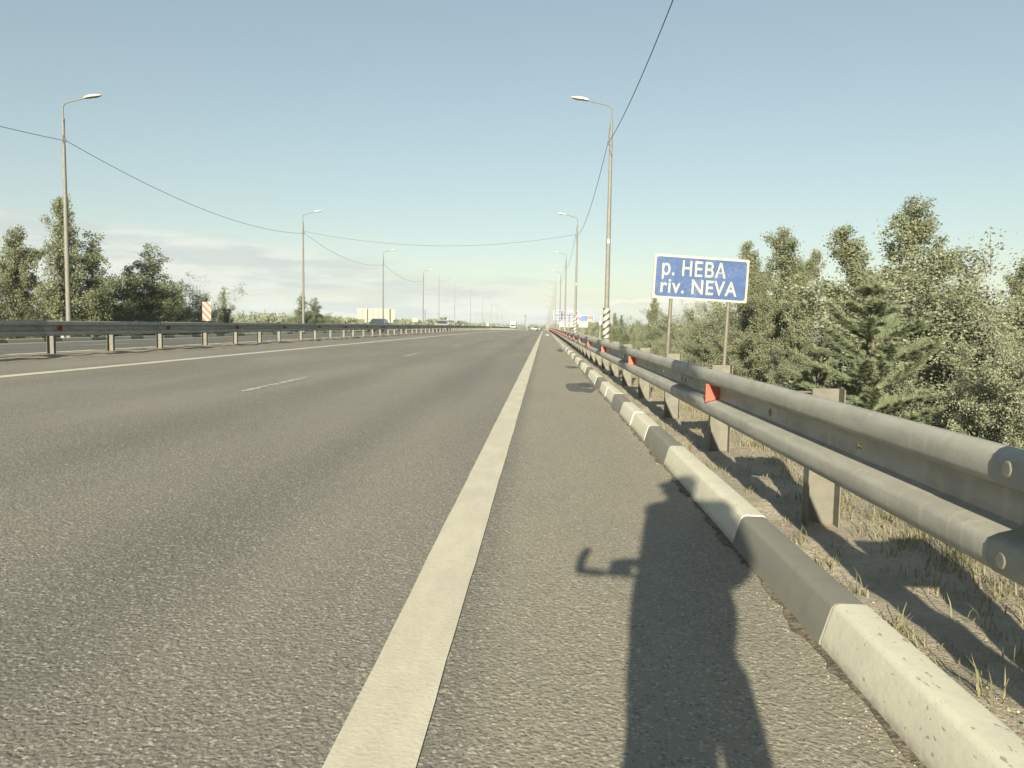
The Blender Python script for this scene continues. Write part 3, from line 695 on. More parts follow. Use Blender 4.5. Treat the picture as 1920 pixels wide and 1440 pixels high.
# ------------------------------------------------------------------ vehicles
def car_paint(name, col):
    m = m_plain(name, col, .3, .1, .05, 2); m.node_tree.nodes['Principled BSDF'].inputs['Coat Weight'].default_value = .6; return m
M['glass'] = mat('car_glass', (.035, .045, .05), .08)
M['lens'] = m_plain('headlight_lens', (.75, .75, .72), .2)
M['tail'] = m_plain('tail_lens', (.45, .03, .02), .3)
def car(label, loc, rz, paint, kind='car', group=None, roofbox=False):
    t = empty('car', loc, rz); tag(t, label, 'car', group)
    L, Wd = 4.35, 1.76
    # nose at -y (local)
    low = [(-2.17, .35), (-2.2, .55), (-2.1, .78), (-1.1, .95), (-.95, .98), (1.75, 1.02), (2.12, .98), (2.17, .7), (2.15, .38), (1.75, .26), (-1.9, .24)]
    top = [(-1.15, .95), (-.42, 1.42), (.0, 1.5), (1.05, 1.5), (1.55, 1.4), (2.0, 1.0)]
    if kind == 'van': top = [(-1.3, .95), (-.75, 1.55), (-.5, 1.66), (1.6, 1.68), (2.0, 1.55), (2.1, 1.0)]
    def loft(prof, widths):
        mb = MB(); n = len(prof); vs = []
        for sx in (-1, 1):
            for inset in (0, 1):
                pass
        vs = [(-w, a, b) for (a, b), w in zip(prof, widths)] + [(w, a, b) for (a, b), w in zip(prof, widths)]
        fs = [tuple(range(n)), tuple(range(2 * n - 1, n - 1, -1))] + [(i, (i + 1) % n, (i + 1) % n + n, i + n) for i in range(n)]
        mb.add(vs, fs); return mb
    wl = [.74, .78, .80, .84, .86, .87, .82, .82, .80, .86, .80]
    b = loft(low, wl).build('body', paint, t); bevel(b, .06, 2); auto_smooth(b, 50)
    wt = [.82] + [.64] * (len(top) - 2) + [.78]
    c = loft(top, wt).build('cabin', paint, t); bevel(c, .05, 2); auto_smooth(c, 50)
    # windows: windscreen, rear window, side glass
    def lerp(p, q, u): return (p[0] + (q[0] - p[0]) * u, p[1] + (q[1] - p[1]) * u)
    def pane(nm, p, q, wa, wb, off):
        a, b_ = lerp(p, q, .1), lerp(p, q, .92); dy, dz = q[0] - p[0], q[1] - p[1]; l = math.hypot(dy, dz); ny, nz = -dz / l * off, dy / l * off
        mb = MB(); mb.add([(-wa, a[0] + ny, a[1] + nz), (wa, a[0] + ny, a[1] + nz), (wb, b_[0] + ny, b_[1] + nz), (-wb, b_[0] + ny, b_[1] + nz)], [(0, 1, 2, 3)]); o = mb.build(nm, M['glass'], t); solid(o, .006)
    pane('windscreen', top[0], top[1], .72, .58, .012); pane('rear_window', top[-1], top[-2], .68, .56, -.012)
    for sx in (-1, 1):
        x0, x1 = sx * .79, sx * .665
        poly = [(x0, top[0][0] + .35, 1.03), (x1, top[1][0] + .12, top[2][1] - .12), (x1, top[-2][0] - .1, top[2][1] - .12), (x0, top[-1][0] - .25, 1.05)]
        mb = MB(); mb.add(poly, [(0, 1, 2, 3)]); o = mb.build('side_window', M['glass'], t, (sx * .012, 0, 0)); solid(o, .006)
        for yy in (-1.38, 1.32):
            mb = MB(); mb.tube([(sx * .70, yy, .31), (sx * .87, yy, .31)], .31, 20); w = mb.build('wheel', M['rubber'], t); auto_smooth(w, 40)
            mb = MB(); mb.tube([(sx * .86, yy, .31), (sx * .885, yy, .31)], .20, 14); mb.build('rim', M['bolt'], w)
        mb = MB(); mb.box(sx * .66 - .13, sx * .66 + .13, -2.2, -2.08, .62, .76); bevel(mb.build('headlight', M['lens'], t), .02, 1)
        mb = MB(); mb.box(sx * .68 - .1, sx * .68 + .1, 2.08, 2.19, .72, .9); bevel(mb.build('tail_light', M['tail'], t), .02, 1)
        mb = MB(); mb.box(sx * .90 - .07, sx * .90 + .07, -.95, -.83, .98, 1.10); bevel(mb.build('mirror', paint, t), .02, 1)
    mb = MB(); mb.box(-.45, .45, -2.215, -2.17, .36, .56); mb.build('grille', M['black'], t)
    mb = MB(); mb.box(-.26, .26, -2.235, -2.216, .40, .51); mb.build('number_plate', M['white'], t)
    if roofbox: mb = MB(); mb.box(-.4, .4, -.2, 1.3, top[2][1] + .06, top[2][1] + .36); bevel(mb.build('roof_box', M['black'], t), .1, 2)
    return t
P_dark = car_paint('dark_blue_paint', (.045, .06, .075)); P_white = car_paint('white_car_paint', (.34, .33, .30)); P_grey = car_paint('grey_car_paint', (.25, .25, .24))
car('dark estate car driving towards the camera on the opposite carriageway, partly behind the median guardrail', (-18.2, 84, sect(-18) + crest(84)), 0, P_dark)
car('white car with a dark roof box driving towards the camera beyond the median guardrail', (-13.6, 103, sect(-13.6) + crest(103)), 0, P_white, 'car', None, True)
car('dark car far ahead in the right lane, rightmost of the cluster on the crest', (-3.0, 300, sect(-2) + crest(300)), math.pi, P_dark)
car('white car far ahead on the crest, left of the dark car', (-4.6, 330, sect(-6) + crest(318)), math.pi, P_white)
car('grey car far ahead on the crest, between the dark and white cars', (-2.6, 345, sect(-2) + crest(345)), math.pi, P_grey, 'van')
def truck(label, loc):
    t = empty('truck', loc); tag(t, label, 'truck')
    mb = MB(); mb.box(-1.25, 1.25, 1.9, 9, 1.0, 3.7); bevel(mb.build('cargo_box', M['white'], t), .05, 1)
    mb = MB(); mb.prism([(-.1, .6), (-.15, 1.5), (.1, 2.7), (1.7, 2.8), (1.75, .6)], -1.15, 1.15, axis='x'); bevel(mb.build('cab', M['white'], t), .06, 1)
    mb = MB(); mb.box(-1.0, 1.0, -.16, -.08, 1.6, 2.4); mb.build('windscreen', M['glass'], t)
    for yy in (.8, 7, 8):
        for sx in (-1, 1):
            mb = MB(); mb.tube([(sx * .85, yy, .5), (sx * 1.15, yy, .5)], .5, 16); mb.build('wheel', M['rubber'], t)
truck('small white box truck coming over the crest on the opposite carriageway', (-13.4, 330, sect(-13.4) + crest(330)))

# ------------------------------------------------------------------ far landmarks
def pylon(x, y, h, label):
    z = crest(y) - 3; t = MB(); w = h * .11
    for sx in (-1, 1):
        for sy in (-1, 1): t.tube([(sx * w, sy * w, 0), (sx * w * .25, sy * w * .25, h * .62), (sx * w * .15, sy * w * .15, h)], h * .006, 4)
    for i in range(8):
        a = h * i / 8; b = h * (i + 1) / 8; wa = w * (1 - .85 * i / 8); wb = w * (1 - .85 * (i + 1) / 8)
        t.tube([(-wa, -wa, a), (wb, -wb, b)], h * .004, 4); t.tube([(wa, -wa, a), (-wb, -wb, b)], h * .004, 4)
    for q, l in ((.7, .2), (.82, .15), (.93, .1)): t.tube([(-h * l, 0, h * q), (h * l, 0, h * q)], h * .006, 4)
    tag(t.build('pylon', M['galv_dark'], None, (x, y, z)), label, 'pylon')
pylon(-330, 900, 28, 'distant lattice power pylon above the low treeline, left of the second left lamp')
pylon(-71, 900, 21, 'distant lattice power pylon behind the straight-arm lamps, above the trees')
mb = MB(); mb.tube([(0, 0, 0), (0, 0, 13)], .6, 10); mb.tube([(0, 0, 13), (0, 0, 15.5), (0, 0, 17.5), (0, 0, 18)], [.8, 2.6, 3.2, .4], 14)
p = at(804, 600, 850); tag(mb.build('water_tower', M['pole_dark'], None, (p.x, 850, crest(850) - 2.5)), 'funnel shaped water tower rising over the distant trees', 'water tower')
p = at(985, 600, 520); mb = MB(); mb.tube([(0, 0, 0), (0, 0, 10), (0, 0, 10.1), (0, 0, 11.4)], [.3, .25, .6, .6], 8); tag(mb.build('mast', M['galv_dark'], None, (p.x, 520, crest(520))), 'dark mast with a thick head standing near the end of the road', 'mast')
p = at(988.5, 600, 500); mb = MB(); mb.tube([(0, 0, 0), (0, 0, 6.6)], .25, 8); tag(mb.build('mast', M['white'], None, (p.x, 500, crest(500))), 'thin white mast just right of the dark mast', 'mast')
p = at(797, 600, 142); mb = MB(); mb.tube([(0, 0, 0), (0, 0, 4.0)], .07, 8); tag(mb.build('post', M['pole'], None, (p.x, 142, crest(142) - .2)), 'short bare grey pole just right of the fourth left lamp', 'post')

# ------------------------------------------------------------------ trees
def leaf_mesh(centers, size, seed, aspect=.55, up=.3, name='crown', jitter=.5):
    r = np.random.default_rng(seed); c = np.asarray(centers, float); n = len(c)
    d = r.normal(size=(n, 3)); d[:, 2] = d[:, 2] * .8 + up; d /= np.linalg.norm(d, axis=1)[:, None]
    e = r.normal(size=(n, 3)); e -= (e * d).sum(1)[:, None] * d; e /= np.linalg.norm(e, axis=1)[:, None]
    f = np.cross(d, e); s = size * r.uniform(1 - jitter, 1 + jitter, (n, 1))
    a = e * s * .5; b = f * s * .5 * aspect
    v = np.stack([c - a, c - a * .1 + b, c + a, c - a * .1 - b], 1).reshape(-1, 3)
    me = bpy.data.meshes.new(name); me.vertices.add(4 * n); me.vertices.foreach_set('co', v.ravel())
    me.loops.add(4 * n); me.loops.foreach_set('vertex_index', np.arange(4 * n, dtype=np.int32))
    me.polygons.add(n); me.polygons.foreach_set('loop_start', np.arange(0, 4 * n, 4, dtype=np.int32)); me.update(calc_edges=True)
    return me
def tree_proto(kind, H, Rad, seed, nleaf, lsize, trunk0=.25, lean=(0, 0), nlimb=26, sides=7, droop=.0, stems=1):
    rd = random.Random(seed); wood = MB(); tw = []                     # twig segments (p, q)
    def rv(): return Vector((rd.gauss(0, 1), rd.gauss(0, 1), rd.gauss(0, 1)))
    for st in range(stems):
        sa = rd.uniform(0, 6.28); hs = H * (1 if st == 0 else rd.uniform(.65, .95)); off = Vector((0, 0, 0)) if stems == 1 else Vector((math.cos(sa), math.sin(sa), 0)) * Rad * .12
        spread = Vector((math.cos(sa), math.sin(sa), 0)) * (Rad * .45 if stems > 1 else 0)
        pts = []; ns = 12; wob = Vector((0, 0, 0))
        for i in range(ns + 1):
            u = i / ns; wob += Vector((rd.gauss(0, 1), rd.gauss(0, 1), 0)) * H * .007
            pts.append(off + Vector((lean[0] * u ** 1.5, lean[1] * u ** 1.5, hs * u)) + wob + spread * u)
        r0 = (.012 * H + .012) * (1 if stems == 1 else .6)
        wood.tube(pts, [r0 * (1 - .93 * (i / ns)) for i in range(ns + 1)], sides)
        def onstem(u):
            k = min(ns - 1, int(u * ns)); return pts[k].lerp(pts[k + 1], u * ns - k)
        nl = max(5, nlimb // stems)
        for i in range(nl):
            u = trunk0 + (.98 - trunk0) * (i + rd.random() * .8) / nl; az = i * 2.4 + rd.uniform(-.5, .5); rel = (u - trunk0) / (1 - trunk0)
            if kind == 'birch': prof = (math.sin(math.pi * min(1, .22 + rel * .78)) ** .7) * (1 - .35 * rel); el = R(rd.uniform(30, 62))
            elif kind == 'bush': prof = math.sin(math.pi * (.22 + rel * .62)) ** .5; el = R(rd.uniform(5, 55) + 25 * rel)
            elif kind == 'narrow': prof = (1.02 - rel * .97) ** .8 * rd.uniform(.75, 1.1); el = R(rd.uniform(25, 60))
            elif kind == 'spire': prof = (1.0 - rel * .93) ** .8 * (.5 + .5 * min(1, rel * 3 + .3)) * rd.uniform(.55, 1.3); el = R(rd.uniform(42, 70))
            else: prof = 1 - .8 * rel; el = R(30)
            L = Rad * prof * rd.uniform(.6, 1.2); dirv = Vector((math.cos(az) * math.cos(el), math.sin(az) * math.cos(el), math.sin(el)))
            L /= max(.55, math.cos(el)); p = onstem(u); lp = [p]; d = dirv.copy(); nn = 5
            for j in range(nn):
                d = (d + rv() * .13 + Vector((0, 0, -droop * (j + 1) / nn))).normalized(); p = p + d * L / nn; lp.append(p)
            rl = r0 * (1 - .9 * u) * .42 + .004; wood.tube(lp, [rl * (1 - .85 * j / nn) for j in range(nn + 1)], 4, cap=False)
            for j in range(1, nn + 1):
                for q in range(3):
                    dd = (d * .6 + rv() * .75 + Vector((0, 0, .15 - droop * 1.6))).normalized(); a = lp[j - 1].lerp(lp[j], rd.random()); l2 = L * rd.uniform(.16, .34) + .05
                    b = a + dd * l2 * .5; c = b + (dd + Vector((0, 0, -droop))).normalized() * l2 * .5
                    tw.append((a, b)); tw.append((b, c))
                    if nleaf > 9000 and rd.random() < .5: wood.tube([a, b, c], [.006, .004, .002], 3, cap=False)
    # leaves: cluster them round the twigs, uneven from twig to twig
    rg = np.random.default_rng(seed + 9); A = np.array([t[0][:] for t in tw]); B = np.array([t[1][:] for t in tw]); wt = rg.gamma(1.1, 1, len(tw)) * np.linalg.norm(B - A, axis=1) ** 1.6; wt /= wt.sum()
    idx = rg.choice(len(tw), nleaf, p=wt); uu = rg.random((nleaf, 1)); C = A[idx] * (1 - uu) + B[idx] * uu
    C += rg.normal(size=C.shape) * (Rad * .035 + lsize * .55)
    return wood, leaf_mesh(C, lsize, seed + 1, .62, .05)
def pine_proto(H, Rad, seed, whorls=8, tuft=.17, ntuft=26):
    rd = random.Random(seed); wood = MB(); ns = 10
    pts = [Vector((-.13 * H * max(0, i / ns - .75) + .012 * math.sin(i * 1.3) * H * .3, .01 * math.cos(i) * H * .3, H * i / ns)) for i in range(ns + 1)]
    wood.tube(pts, [.045 * (1 - .8 * i / ns) + .006 for i in range(ns + 1)], 8)
    segs = []
    for w in range(whorls):
        u = .16 + .78 * w / (whorls - 1); k = min(ns - 1, int(u * ns)); c = pts[k].lerp(pts[k + 1], u * ns - k); rel = (u - .16) / .78; L0 = Rad * (1.0 - .25 * rel if rel < .62 else .85 - 1.9 * (rel - .62)) * (1 if w % 2 else .85)
        for b in range(7):
            az = b * 2 * math.pi / 7 + w * .7 + rd.uniform(-.3, .3); L = L0 * rd.uniform(.75, 1.2); el = R(3 + 34 * u + rd.uniform(-8, 8)); p = c; lp = [p]; d = Vector((math.cos(az) * math.cos(el), math.sin(az) * math.cos(el), math.sin(el)))
            for j in range(6): d = (d + Vector((rd.gauss(0, .10), rd.gauss(0, .10), rd.gauss(.05, .06)))).normalized(); p = p + d * L / 6; lp.append(p)
            wood.tube(lp, [.014 * (1 - .75 * j / 6) for j in range(7)], 4, cap=False)
            for j in range(2, 7):
                segs.append((lp[j - 1], lp[j], d))
                for s in (-1, 1, 0.4):
                    if rd.random() < .85:
                        sd_ = (d + Vector((-d.y, d.x, 0)) * s * .9 + Vector((0, 0, rd.uniform(-.05, .25)))).normalized(); l2 = L * (.30 - .035 * j) * rd.uniform(.7, 1.3) + .06
                        segs.append((lp[j], lp[j] + sd_ * l2, sd_))
    lt = pts[-1] + Vector((-.16, 0, .34)); wood.tube([pts[-1], lt], [.007, .004], 5); segs.append((pts[-1], pts[-1].lerp(lt, .45), (lt - pts[-1]).normalized())); segs.append((pts[-1].lerp(lt, .7), lt, (lt - pts[-1]).normalized())); segs.append((pts[-1].lerp(lt, .7), lt + Vector((-.07, 0, -.02)), (lt - pts[-1]).normalized()))
    segs.append((pts[-2], pts[-1], Vector((-.3, 0, 1)).normalized())); segs.append((pts[-3], pts[-2], Vector((0, 0, 1))))
    # needles: thin blades swept forward along every shoot
    rg = np.random.default_rng(seed); V = []; nn = 0
    for a, b, d in segs:
        n = int(ntuft * 4); A = np.array(a[:]); Bv = np.array(b[:]); D = np.array(d[:]); u = rg.random((n, 1)) ** .7; P = A + (Bv - A) * u
        r = rg.normal(size=(n, 3)); r -= (r @ D)[:, None] * D; r /= np.linalg.norm(r, axis=1)[:, None]; dr = D * .75 + r * .8 + np.array([0, 0, .15]); dr /= np.linalg.norm(dr, axis=1)[:, None]
        l = tuft * .5 * rg.uniform(.7, 1.2, (n, 1)); sd_ = np.cross(dr, rg.normal(size=(n, 3))); sd_ /= np.linalg.norm(sd_, axis=1)[:, None]; w = .0042
        V.append(np.stack([P - sd_ * w, P + sd_ * w, P + dr * l], 1).reshape(-1, 3)); nn += n
    v = np.concatenate(V); me = bpy.data.meshes.new('crown'); me.vertices.add(3 * nn); me.vertices.foreach_set('co', v.ravel()); me.loops.add(3 * nn)
    me.loops.foreach_set('vertex_index', np.arange(3 * nn, dtype=np.int32)); me.polygons.add(nn); me.polygons.foreach_set('loop_start', np.arange(0, 3 * nn, 3, dtype=np.int32)); me.update(calc_edges=True)
    return wood, me
class Proto:
    def __init__(s, wm, lm, leaf, bark, H): s.w = wm.mesh('trunk'); s.l = lm; s.w.materials.append(bark); s.l.materials.append(leaf); zz = np.empty(len(lm.vertices) * 3); lm.vertices.foreach_get('co', zz); s.H = float(np.percentile(zz[2::3], 99.8)); s.nm = H; V_ = zz.reshape(-1, 3); V_ = V_[V_[:, 2] > s.H * .97]; s.top = V_[:, :2].mean(0); s.w.polygons.foreach_set('use_smooth', [True] * len(s.w.polygons))
    def place(s, name, x, y, z, h, rz=0, label='', cat='tree', group=None, wide=1.0):
        k = h / s.H; t = empty(name, (x, y, z), rz); t.scale = (k * wide, k * wide, k); link('trunk', s.w, None, t); link('crown', s.l, None, t); tag(t, label, cat, group); return t
def gz(x, y): return zverge(x, y) if x > 0 else (zleft(x, y) if x > -40 else -2.1 + crest(y))
near_birch = Proto(*tree_proto('birch', 7.0, 1.15, 11, 46000, .050, .28, (-.25, 0), 34, droop=.10), M['birch_leaf'], M['birch_bark'], 7.0)
near_birch3 = Proto(*tree_proto('spire', 7.0, 1.25, 29, 40000, .050, .22, (.2, 0), 42, droop=-.02), M['birch_leaf'], M['birch_bark'], 7.0)
near_birch2 = Proto(*tree_proto('spire', 6.5, 1.05, 23, 42000, .050, .25, (-.75, .1), 32, droop=.06), M['birch_leaf'], M['birch_bark'], 6.5)
near_bush = Proto(*tree_proto('bush', 4.0, 1.25, 31, 90000, .044, .06, (0, 0), 60, stems=5), M['willow_leaf'], M['bark'], 4.0)
near_bush2 = Proto(*tree_proto('bush', 4.0, 1.3, 37, 90000, .044, .05, (.2, 0), 60, stems=6), M['willow_leaf'], M['bark'], 4.0)
mid_birch = Proto(*tree_proto('birch', 8.0, 1.7, 41, 26000, .10, .36, (-.2, 0), 34, droop=.07), M['birch_leaf'], M['birch_bark'], 8.0)
mid_birch2 = Proto(*tree_proto('spire', 8.0, 1.7, 47, 24000, .10, .15, (.3, 0), 34, droop=.04), M['birch_leaf'], M['birch_bark'], 8.0)
mid_narrow = Proto(*tree_proto('narrow', 8.0, 2.1, 53, 26000, .10, .12, (0, 0), 36), M['dark_leaf'], M['bark'], 8.0)
tall_birch = Proto(*tree_proto('spire', 9.5, 1.75, 59, 26000, .095, .26, (.1, 0), 40, droop=.06), M['birch_leaf'], M['birch_bark'], 9.5)
mid_bush = Proto(*tree_proto('bush', 4.0, 2.1, 61, 24000, .09, .04, (0, 0), 48, stems=5), M['willow_leaf'], M['bark'], 4.0)
mid_bush2 = Proto(*tree_proto('bush', 4.0, 2.0, 67, 24000, .09, .04, (0, 0), 48, stems=4), M['dark_leaf'], M['bark'], 4.0)
pineA = Proto(*pine_proto(3.8, 1.12, 71), M['needle'], M['pine_bark'], 3.8)
def T(pr, name, px, py, Y, label, rz=0, dz=0, wide=1, cat='tree', group=None):     # px,py = where its top is in the photo; Y its distance
    p = at(px, py, Y); g = gz(p.x, Y) - .05 + dz; k = (p.z - g) / pr.H * wide; p.x -= k * (pr.top[0] * math.cos(rz) - pr.top[1] * math.sin(rz)); return pr.place(name, p.x, Y, g, p.z - g, rz, label, cat, group, wide)
# right side, from near to far
T(near_bush, 'shrub', 1890, 600, 9.6, 'pale leafy bush at the right edge, lowest one behind the near rail', .3, wide=1.0, cat='shrub')
T(near_bush2, 'shrub', 1815, 655, 11.0, 'grey green bush right beside the young pine, reaching down to the rail', 1.9, wide=1.0, cat='shrub')
T(near_bush, 'shrub', 1810, 485, 14.5, 'tall rounded bush with pale leaves behind and right of the pine', 2.2, wide=1.55, cat='shrub')
T(near_bush2, 'shrub', 1905, 500, 14.0, 'tall pale bush cut by the right edge of the photo', 4.2, wide=1.5, cat='shrub')
T(near_bush2, 'shrub', 1735, 488, 17.0, 'dense bush under the drooping birch top, right of the pine', 5.1, wide=1.2, cat='shrub')
T(pineA, 'pine_tree', 1608, 508, 10.4, 'young bluish green pine with bare leader standing behind the guardrail', 0, wide=1.3)
T(pineA, 'pine_tree', 1545, 640, 14.0, 'low dark pine half hidden left of the young pine', 2.0, wide=1.2)
T(near_birch, 'birch_tree', 1712, 380, 20, 'tallest birch on the right, drooping crown above the bushes', 0, wide=1.25)
T(near_birch2, 'birch_tree', 1583, 430, 19, 'slender birch leaning left with its crown right above the pine', 0, wide=1.35)
T(near_birch3, 'birch_tree', 1900, 505, 21, 'sparse birch top at the right edge of the photo', 2.4, wide=1.1)
T(near_birch3, 'birch_tree', 1458, 435, 25, 'tallest birch of the cluster right of the river sign', 3.4, wide=1.2)
T(near_birch2, 'birch_tree', 1400, 458, 26, 'birch leaning left whose top shows at the upper right corner of the river sign', .2, wide=1.0)
T(near_birch2, 'birch_tree', 1522, 476, 19.5, 'thin white-stemmed birch at the right end of the cluster, left of the pine', 2.6, wide=.9)
T(near_birch3, 'birch_tree', 1430, 520, 23, 'lower birch filling the middle of the cluster right of the river sign', 1.2, wide=1.1)
T(near_bush, 'shrub', 1500, 625, 25, 'dense bush between the birch cluster and the pine', 3.2, wide=.9, cat='shrub')
T(near_bush2, 'shrub', 1425, 625, 24, 'dense bush under the birches, behind the right post of the river sign', 0.5, wide=.9, cat='shrub')
T(near_bush, 'shrub', 1480, 650, 16.5, 'low bush in front of the birch stems, just above the rail', 1.1, wide=1.1, cat='shrub')
T(near_bush, 'shrub', 1375, 560, 26, 'bush behind the right half of the river sign', 2.1, wide=1, cat='shrub')
T(near_bush2, 'shrub', 1320, 575, 27, 'bush between the two posts of the river sign', 3.1, wide=1.0, cat='shrub')
T(near_bush, 'shrub', 1275, 585, 31, 'bush just right of the left post of the river sign', 4.6, wide=1.0, cat='shrub')
T(mid_bush2, 'shrub', 1340, 545, 33, 'dark bush showing under the middle of the river sign', 4.1, wide=.8, cat='shrub')
T(mid_bush, 'shrub', 1285, 560, 37, 'leafy bush directly below the left end of the river sign', .9, wide=.8, cat='shrub')
T(mid_birch2, 'birch_tree', 1228, 560, 45, 'small tree left of the river sign with its top level with the board', .4, wide=.8)
T(mid_bush, 'shrub', 1215, 590, 46, 'bush left of the left sign post', 2.7, wide=.8, cat='shrub')
T(mid_bush2, 'shrub', 1180, 596, 60, 'bush just right of the nearest striped pole', 1.7, wide=.7, cat='shrub')
T(mid_birch2, 'birch_tree', 1153, 588, 70, 'small spindly tree right beside the striped sleeve of the nearest right lamp', 1.7, wide=.6)
rr = random.Random(12); LB = 'leafy tree or bush of the dense growth down the right embankment'; GB = 'dense growth down the right embankment'
for i in range(34):
    y = 26 + i * 6.2 + rr.uniform(-2, 2); x = rr.uniform(9, 17) + i * .03; g = gz(x, y); top = 1.0 + rr.uniform(-.4, 1.1) * (1 if i < 20 else .7) + crest(y)
    pr = rr.choice([mid_bush, mid_bush2, mid_birch2, mid_bush])
    pr.place('shrub' if pr.nm == 4 else 'tree', x, y, g - .1, top - g, rr.uniform(0, 6), 'bush or tree of the row behind the right guardrail', 'tree', 'growth down the right embankment', .85)
# left side
T(mid_birch, 'birch_tree', 38, 430, 44, 'white-stemmed birch at the left edge, left of the tallest birch', .8, wide=.85)
T(tall_birch, 'birch_tree', 103, 368, 44, 'tallest birch on the left with a pointed top, left of the nearest lamp', 2.9, wide=1.0)
T(mid_narrow, 'tree', 175, 440, 46, 'full dark green tree right of the nearest left lamp', 1.0, wide=1.15)
T(mid_birch2, 'birch_tree', 245, 500, 50, 'smaller tree leaning against the pointed tree, right of the dark green tree', 2.5, wide=.9)
T(mid_narrow, 'tree', 285, 462, 51, 'pointed green tree standing alone above the bushes left of the striped plate', 0, wide=1.25)
T(mid_bush, 'shrub', 362, 520, 56, 'rounded pale bush left of the red and white plate', 2.6, wide=1.3, cat='shrub')
T(mid_narrow, 'tree', 420, 540, 62, 'small narrow tree right of the red and white plate', 1, wide=.6)
T(mid_narrow, 'tree', 567, 550, 96, 'narrow pointed tree touching the second left lamp', 2, wide=.8)
T(mid_narrow, 'tree', 589, 560, 97, 'bushier pointed tree right of the narrow one by the second left lamp', 3, wide=1.2)
T(mid_bush2, 'shrub', -10, 520, 42, 'dark bush cut by the left edge under the birches', 1, wide=1.2, cat='shrub')
T(mid_bush2, 'shrub', 70, 545, 50, 'dark bush in the shade between the two white birch stems', 3, wide=1.2, cat='shrub')
T(mid_bush2, 'shrub', 215, 560, 48, 'dark bush at the foot of the tree right of the nearest left lamp', 4, wide=1.0, cat='shrub')
T(mid_bush, 'shrub', 318, 528, 54, 'pale bush between the pointed tree and the rounded bush', 5, wide=1.5, cat='shrub')
for i in range(60):
    y = 56 + i * 3.8 + rr.uniform(-1, 1); x = -30 - rr.uniform(0, 6) - i * .05; g = gz(x, y); top = 1.4 + rr.uniform(-.4, .7) + crest(y)
    pr = rr.choice([mid_bush, mid_bush, mid_bush2]); pr.place('shrub', x, y, g - .1, top - g, rr.uniform(0, 6), 'low bush of the hedge-like row beyond the opposite carriageway', 'shrub', 'low bushes beyond the opposite carriageway', 1.2)
for i in range(16):
    y = 40 + i * 1.6; x = -36 - rr.uniform(0, 5); g = gz(x, y); pr = rr.choice([mid_bush2, mid_birch2])
    pr.place('tree', x, y, g - .1, 4.6 + rr.uniform(-1, 1), rr.uniform(0, 6), 'dark tree in the second row behind the left birches', 'tree', 'second row of trees behind the left birches', 1.3)
# far-off wood: one leafy mass
rg = np.random.default_rng(5); C = []
def wood_row(x0, x1, y0, y1, n, top, rad):
    for _ in range(n):
        u = rg.random(); x = x0 + (x1 - x0) * u; y = y0 + (y1 - y0) * u + rg.normal() * 12; zt = top(u) * rg.uniform(.7, 1.12) + 1.0; zb = -3.5 + crest(y)
        k = 60; h = zt - zb; q = rg.normal(size=(k, 3)); q /= np.linalg.norm(q, axis=1)[:, None]; q *= rg.random((k, 1)) ** .4
        C.append(np.stack([x + q[:, 0] * rad * rg.uniform(.7, 1.3), y + q[:, 1] * rad, zb + h * .55 + q[:, 2] * h * .45], 1))
wood_row(-600, -160, 560, 560, 330, lambda u: 6.5, 7); wood_row(-160, -22, 560, 830, 150, lambda u: 5 - 4.2 * u, 6); wood_row(-90, -45, 240, 420, 70, lambda u: 1.8, 4)
wood_row(-26, 40, 850, 850, 70, lambda u: 1.2, 6); wood_row(14, 60, 330, 700, 120, lambda u: 1.0 - u * .5, 5); wood_row(40, 600, 850, 600, 260, lambda u: 5, 8)
wood_row(13, 26, 200, 420, 110, lambda u: .7 - .4 * u, 3)
fw = leaf_mesh(np.concatenate(C), 2.0, 3, .8, .3, 'distant_wood'); o = link('distant_wood', fw, M['wood_leaf']); tag(o, 'low band of distant green woodland along the horizon', 'woodland', kind='stuff')

# ------------------------------------------------------------------ grass and grit
def blades(spots, hmin, hmax, w, seed, name, label):
    rg = np.random.default_rng(seed); V = []
    for (x, y, n, sp, hs) in spots:
        X = x + rg.normal(size=n) * sp; Y = y + rg.normal(size=n) * sp
        ok = X > .99 + .0; X, Y = X[ok], Y[ok]; k = len(X)
        if not k: continue
        Z = np.array([zverge(a, b) for a, b in zip(X, Y)]) - .005; h = rg.uniform(hmin, hmax, k) * hs; a = rg.uniform(0, 6.28, k); tl = rg.uniform(.1, 1.1, k) * h
        bx, by = np.cos(a), np.sin(a); ww = w * rg.uniform(.6, 1.3, k)
        p0 = np.stack([X - by * ww, Y + bx * ww, Z], 1); p1 = np.stack([X + by * ww, Y - bx * ww, Z], 1)
        m0 = np.stack([X - by * ww * .7 + bx * tl * .35, Y + bx * ww * .7 + by * tl * .35, Z + h * .6], 1); m1 = np.stack([X + by * ww * .7 + bx * tl * .35, Y - bx * ww * .7 + by * tl * .35, Z + h * .6], 1)
        tp = np.stack([X + bx * tl, Y + by * tl, Z + h * .95], 1); V.append(np.stack([p0, p1, m1, m0, tp], 1))
    v = np.concatenate(V); n = len(v); v = v.reshape(-1, 3); base = np.arange(n) * 5
    me = bpy.data.meshes.new(name); me.vertices.add(5 * n); me.vertices.foreach_set('co', v.ravel())
    li = np.stack([base, base + 1, base + 2, base + 3, base + 3, base + 2, base + 4], 1).ravel().astype(np.int32); me.loops.add(7 * n); me.loops.foreach_set('vertex_index', li)
    ls = np.stack([np.arange(n) * 7, np.arange(n) * 7 + 4], 1).ravel().astype(np.int32); me.polygons.add(2 * n); me.polygons.foreach_set('loop_start', ls); me.update(calc_edges=True)
    o = link(name, me, M['grass']); tag(o, label, 'grass', kind='stuff')
rs = random.Random(8); spots = []
for _ in range(20): y = rs.uniform(1.2, 26); spots.append((rs.uniform(1.14, 1.24), y, rs.randint(5, 22), .03, rs.uniform(.6, 1.2)))
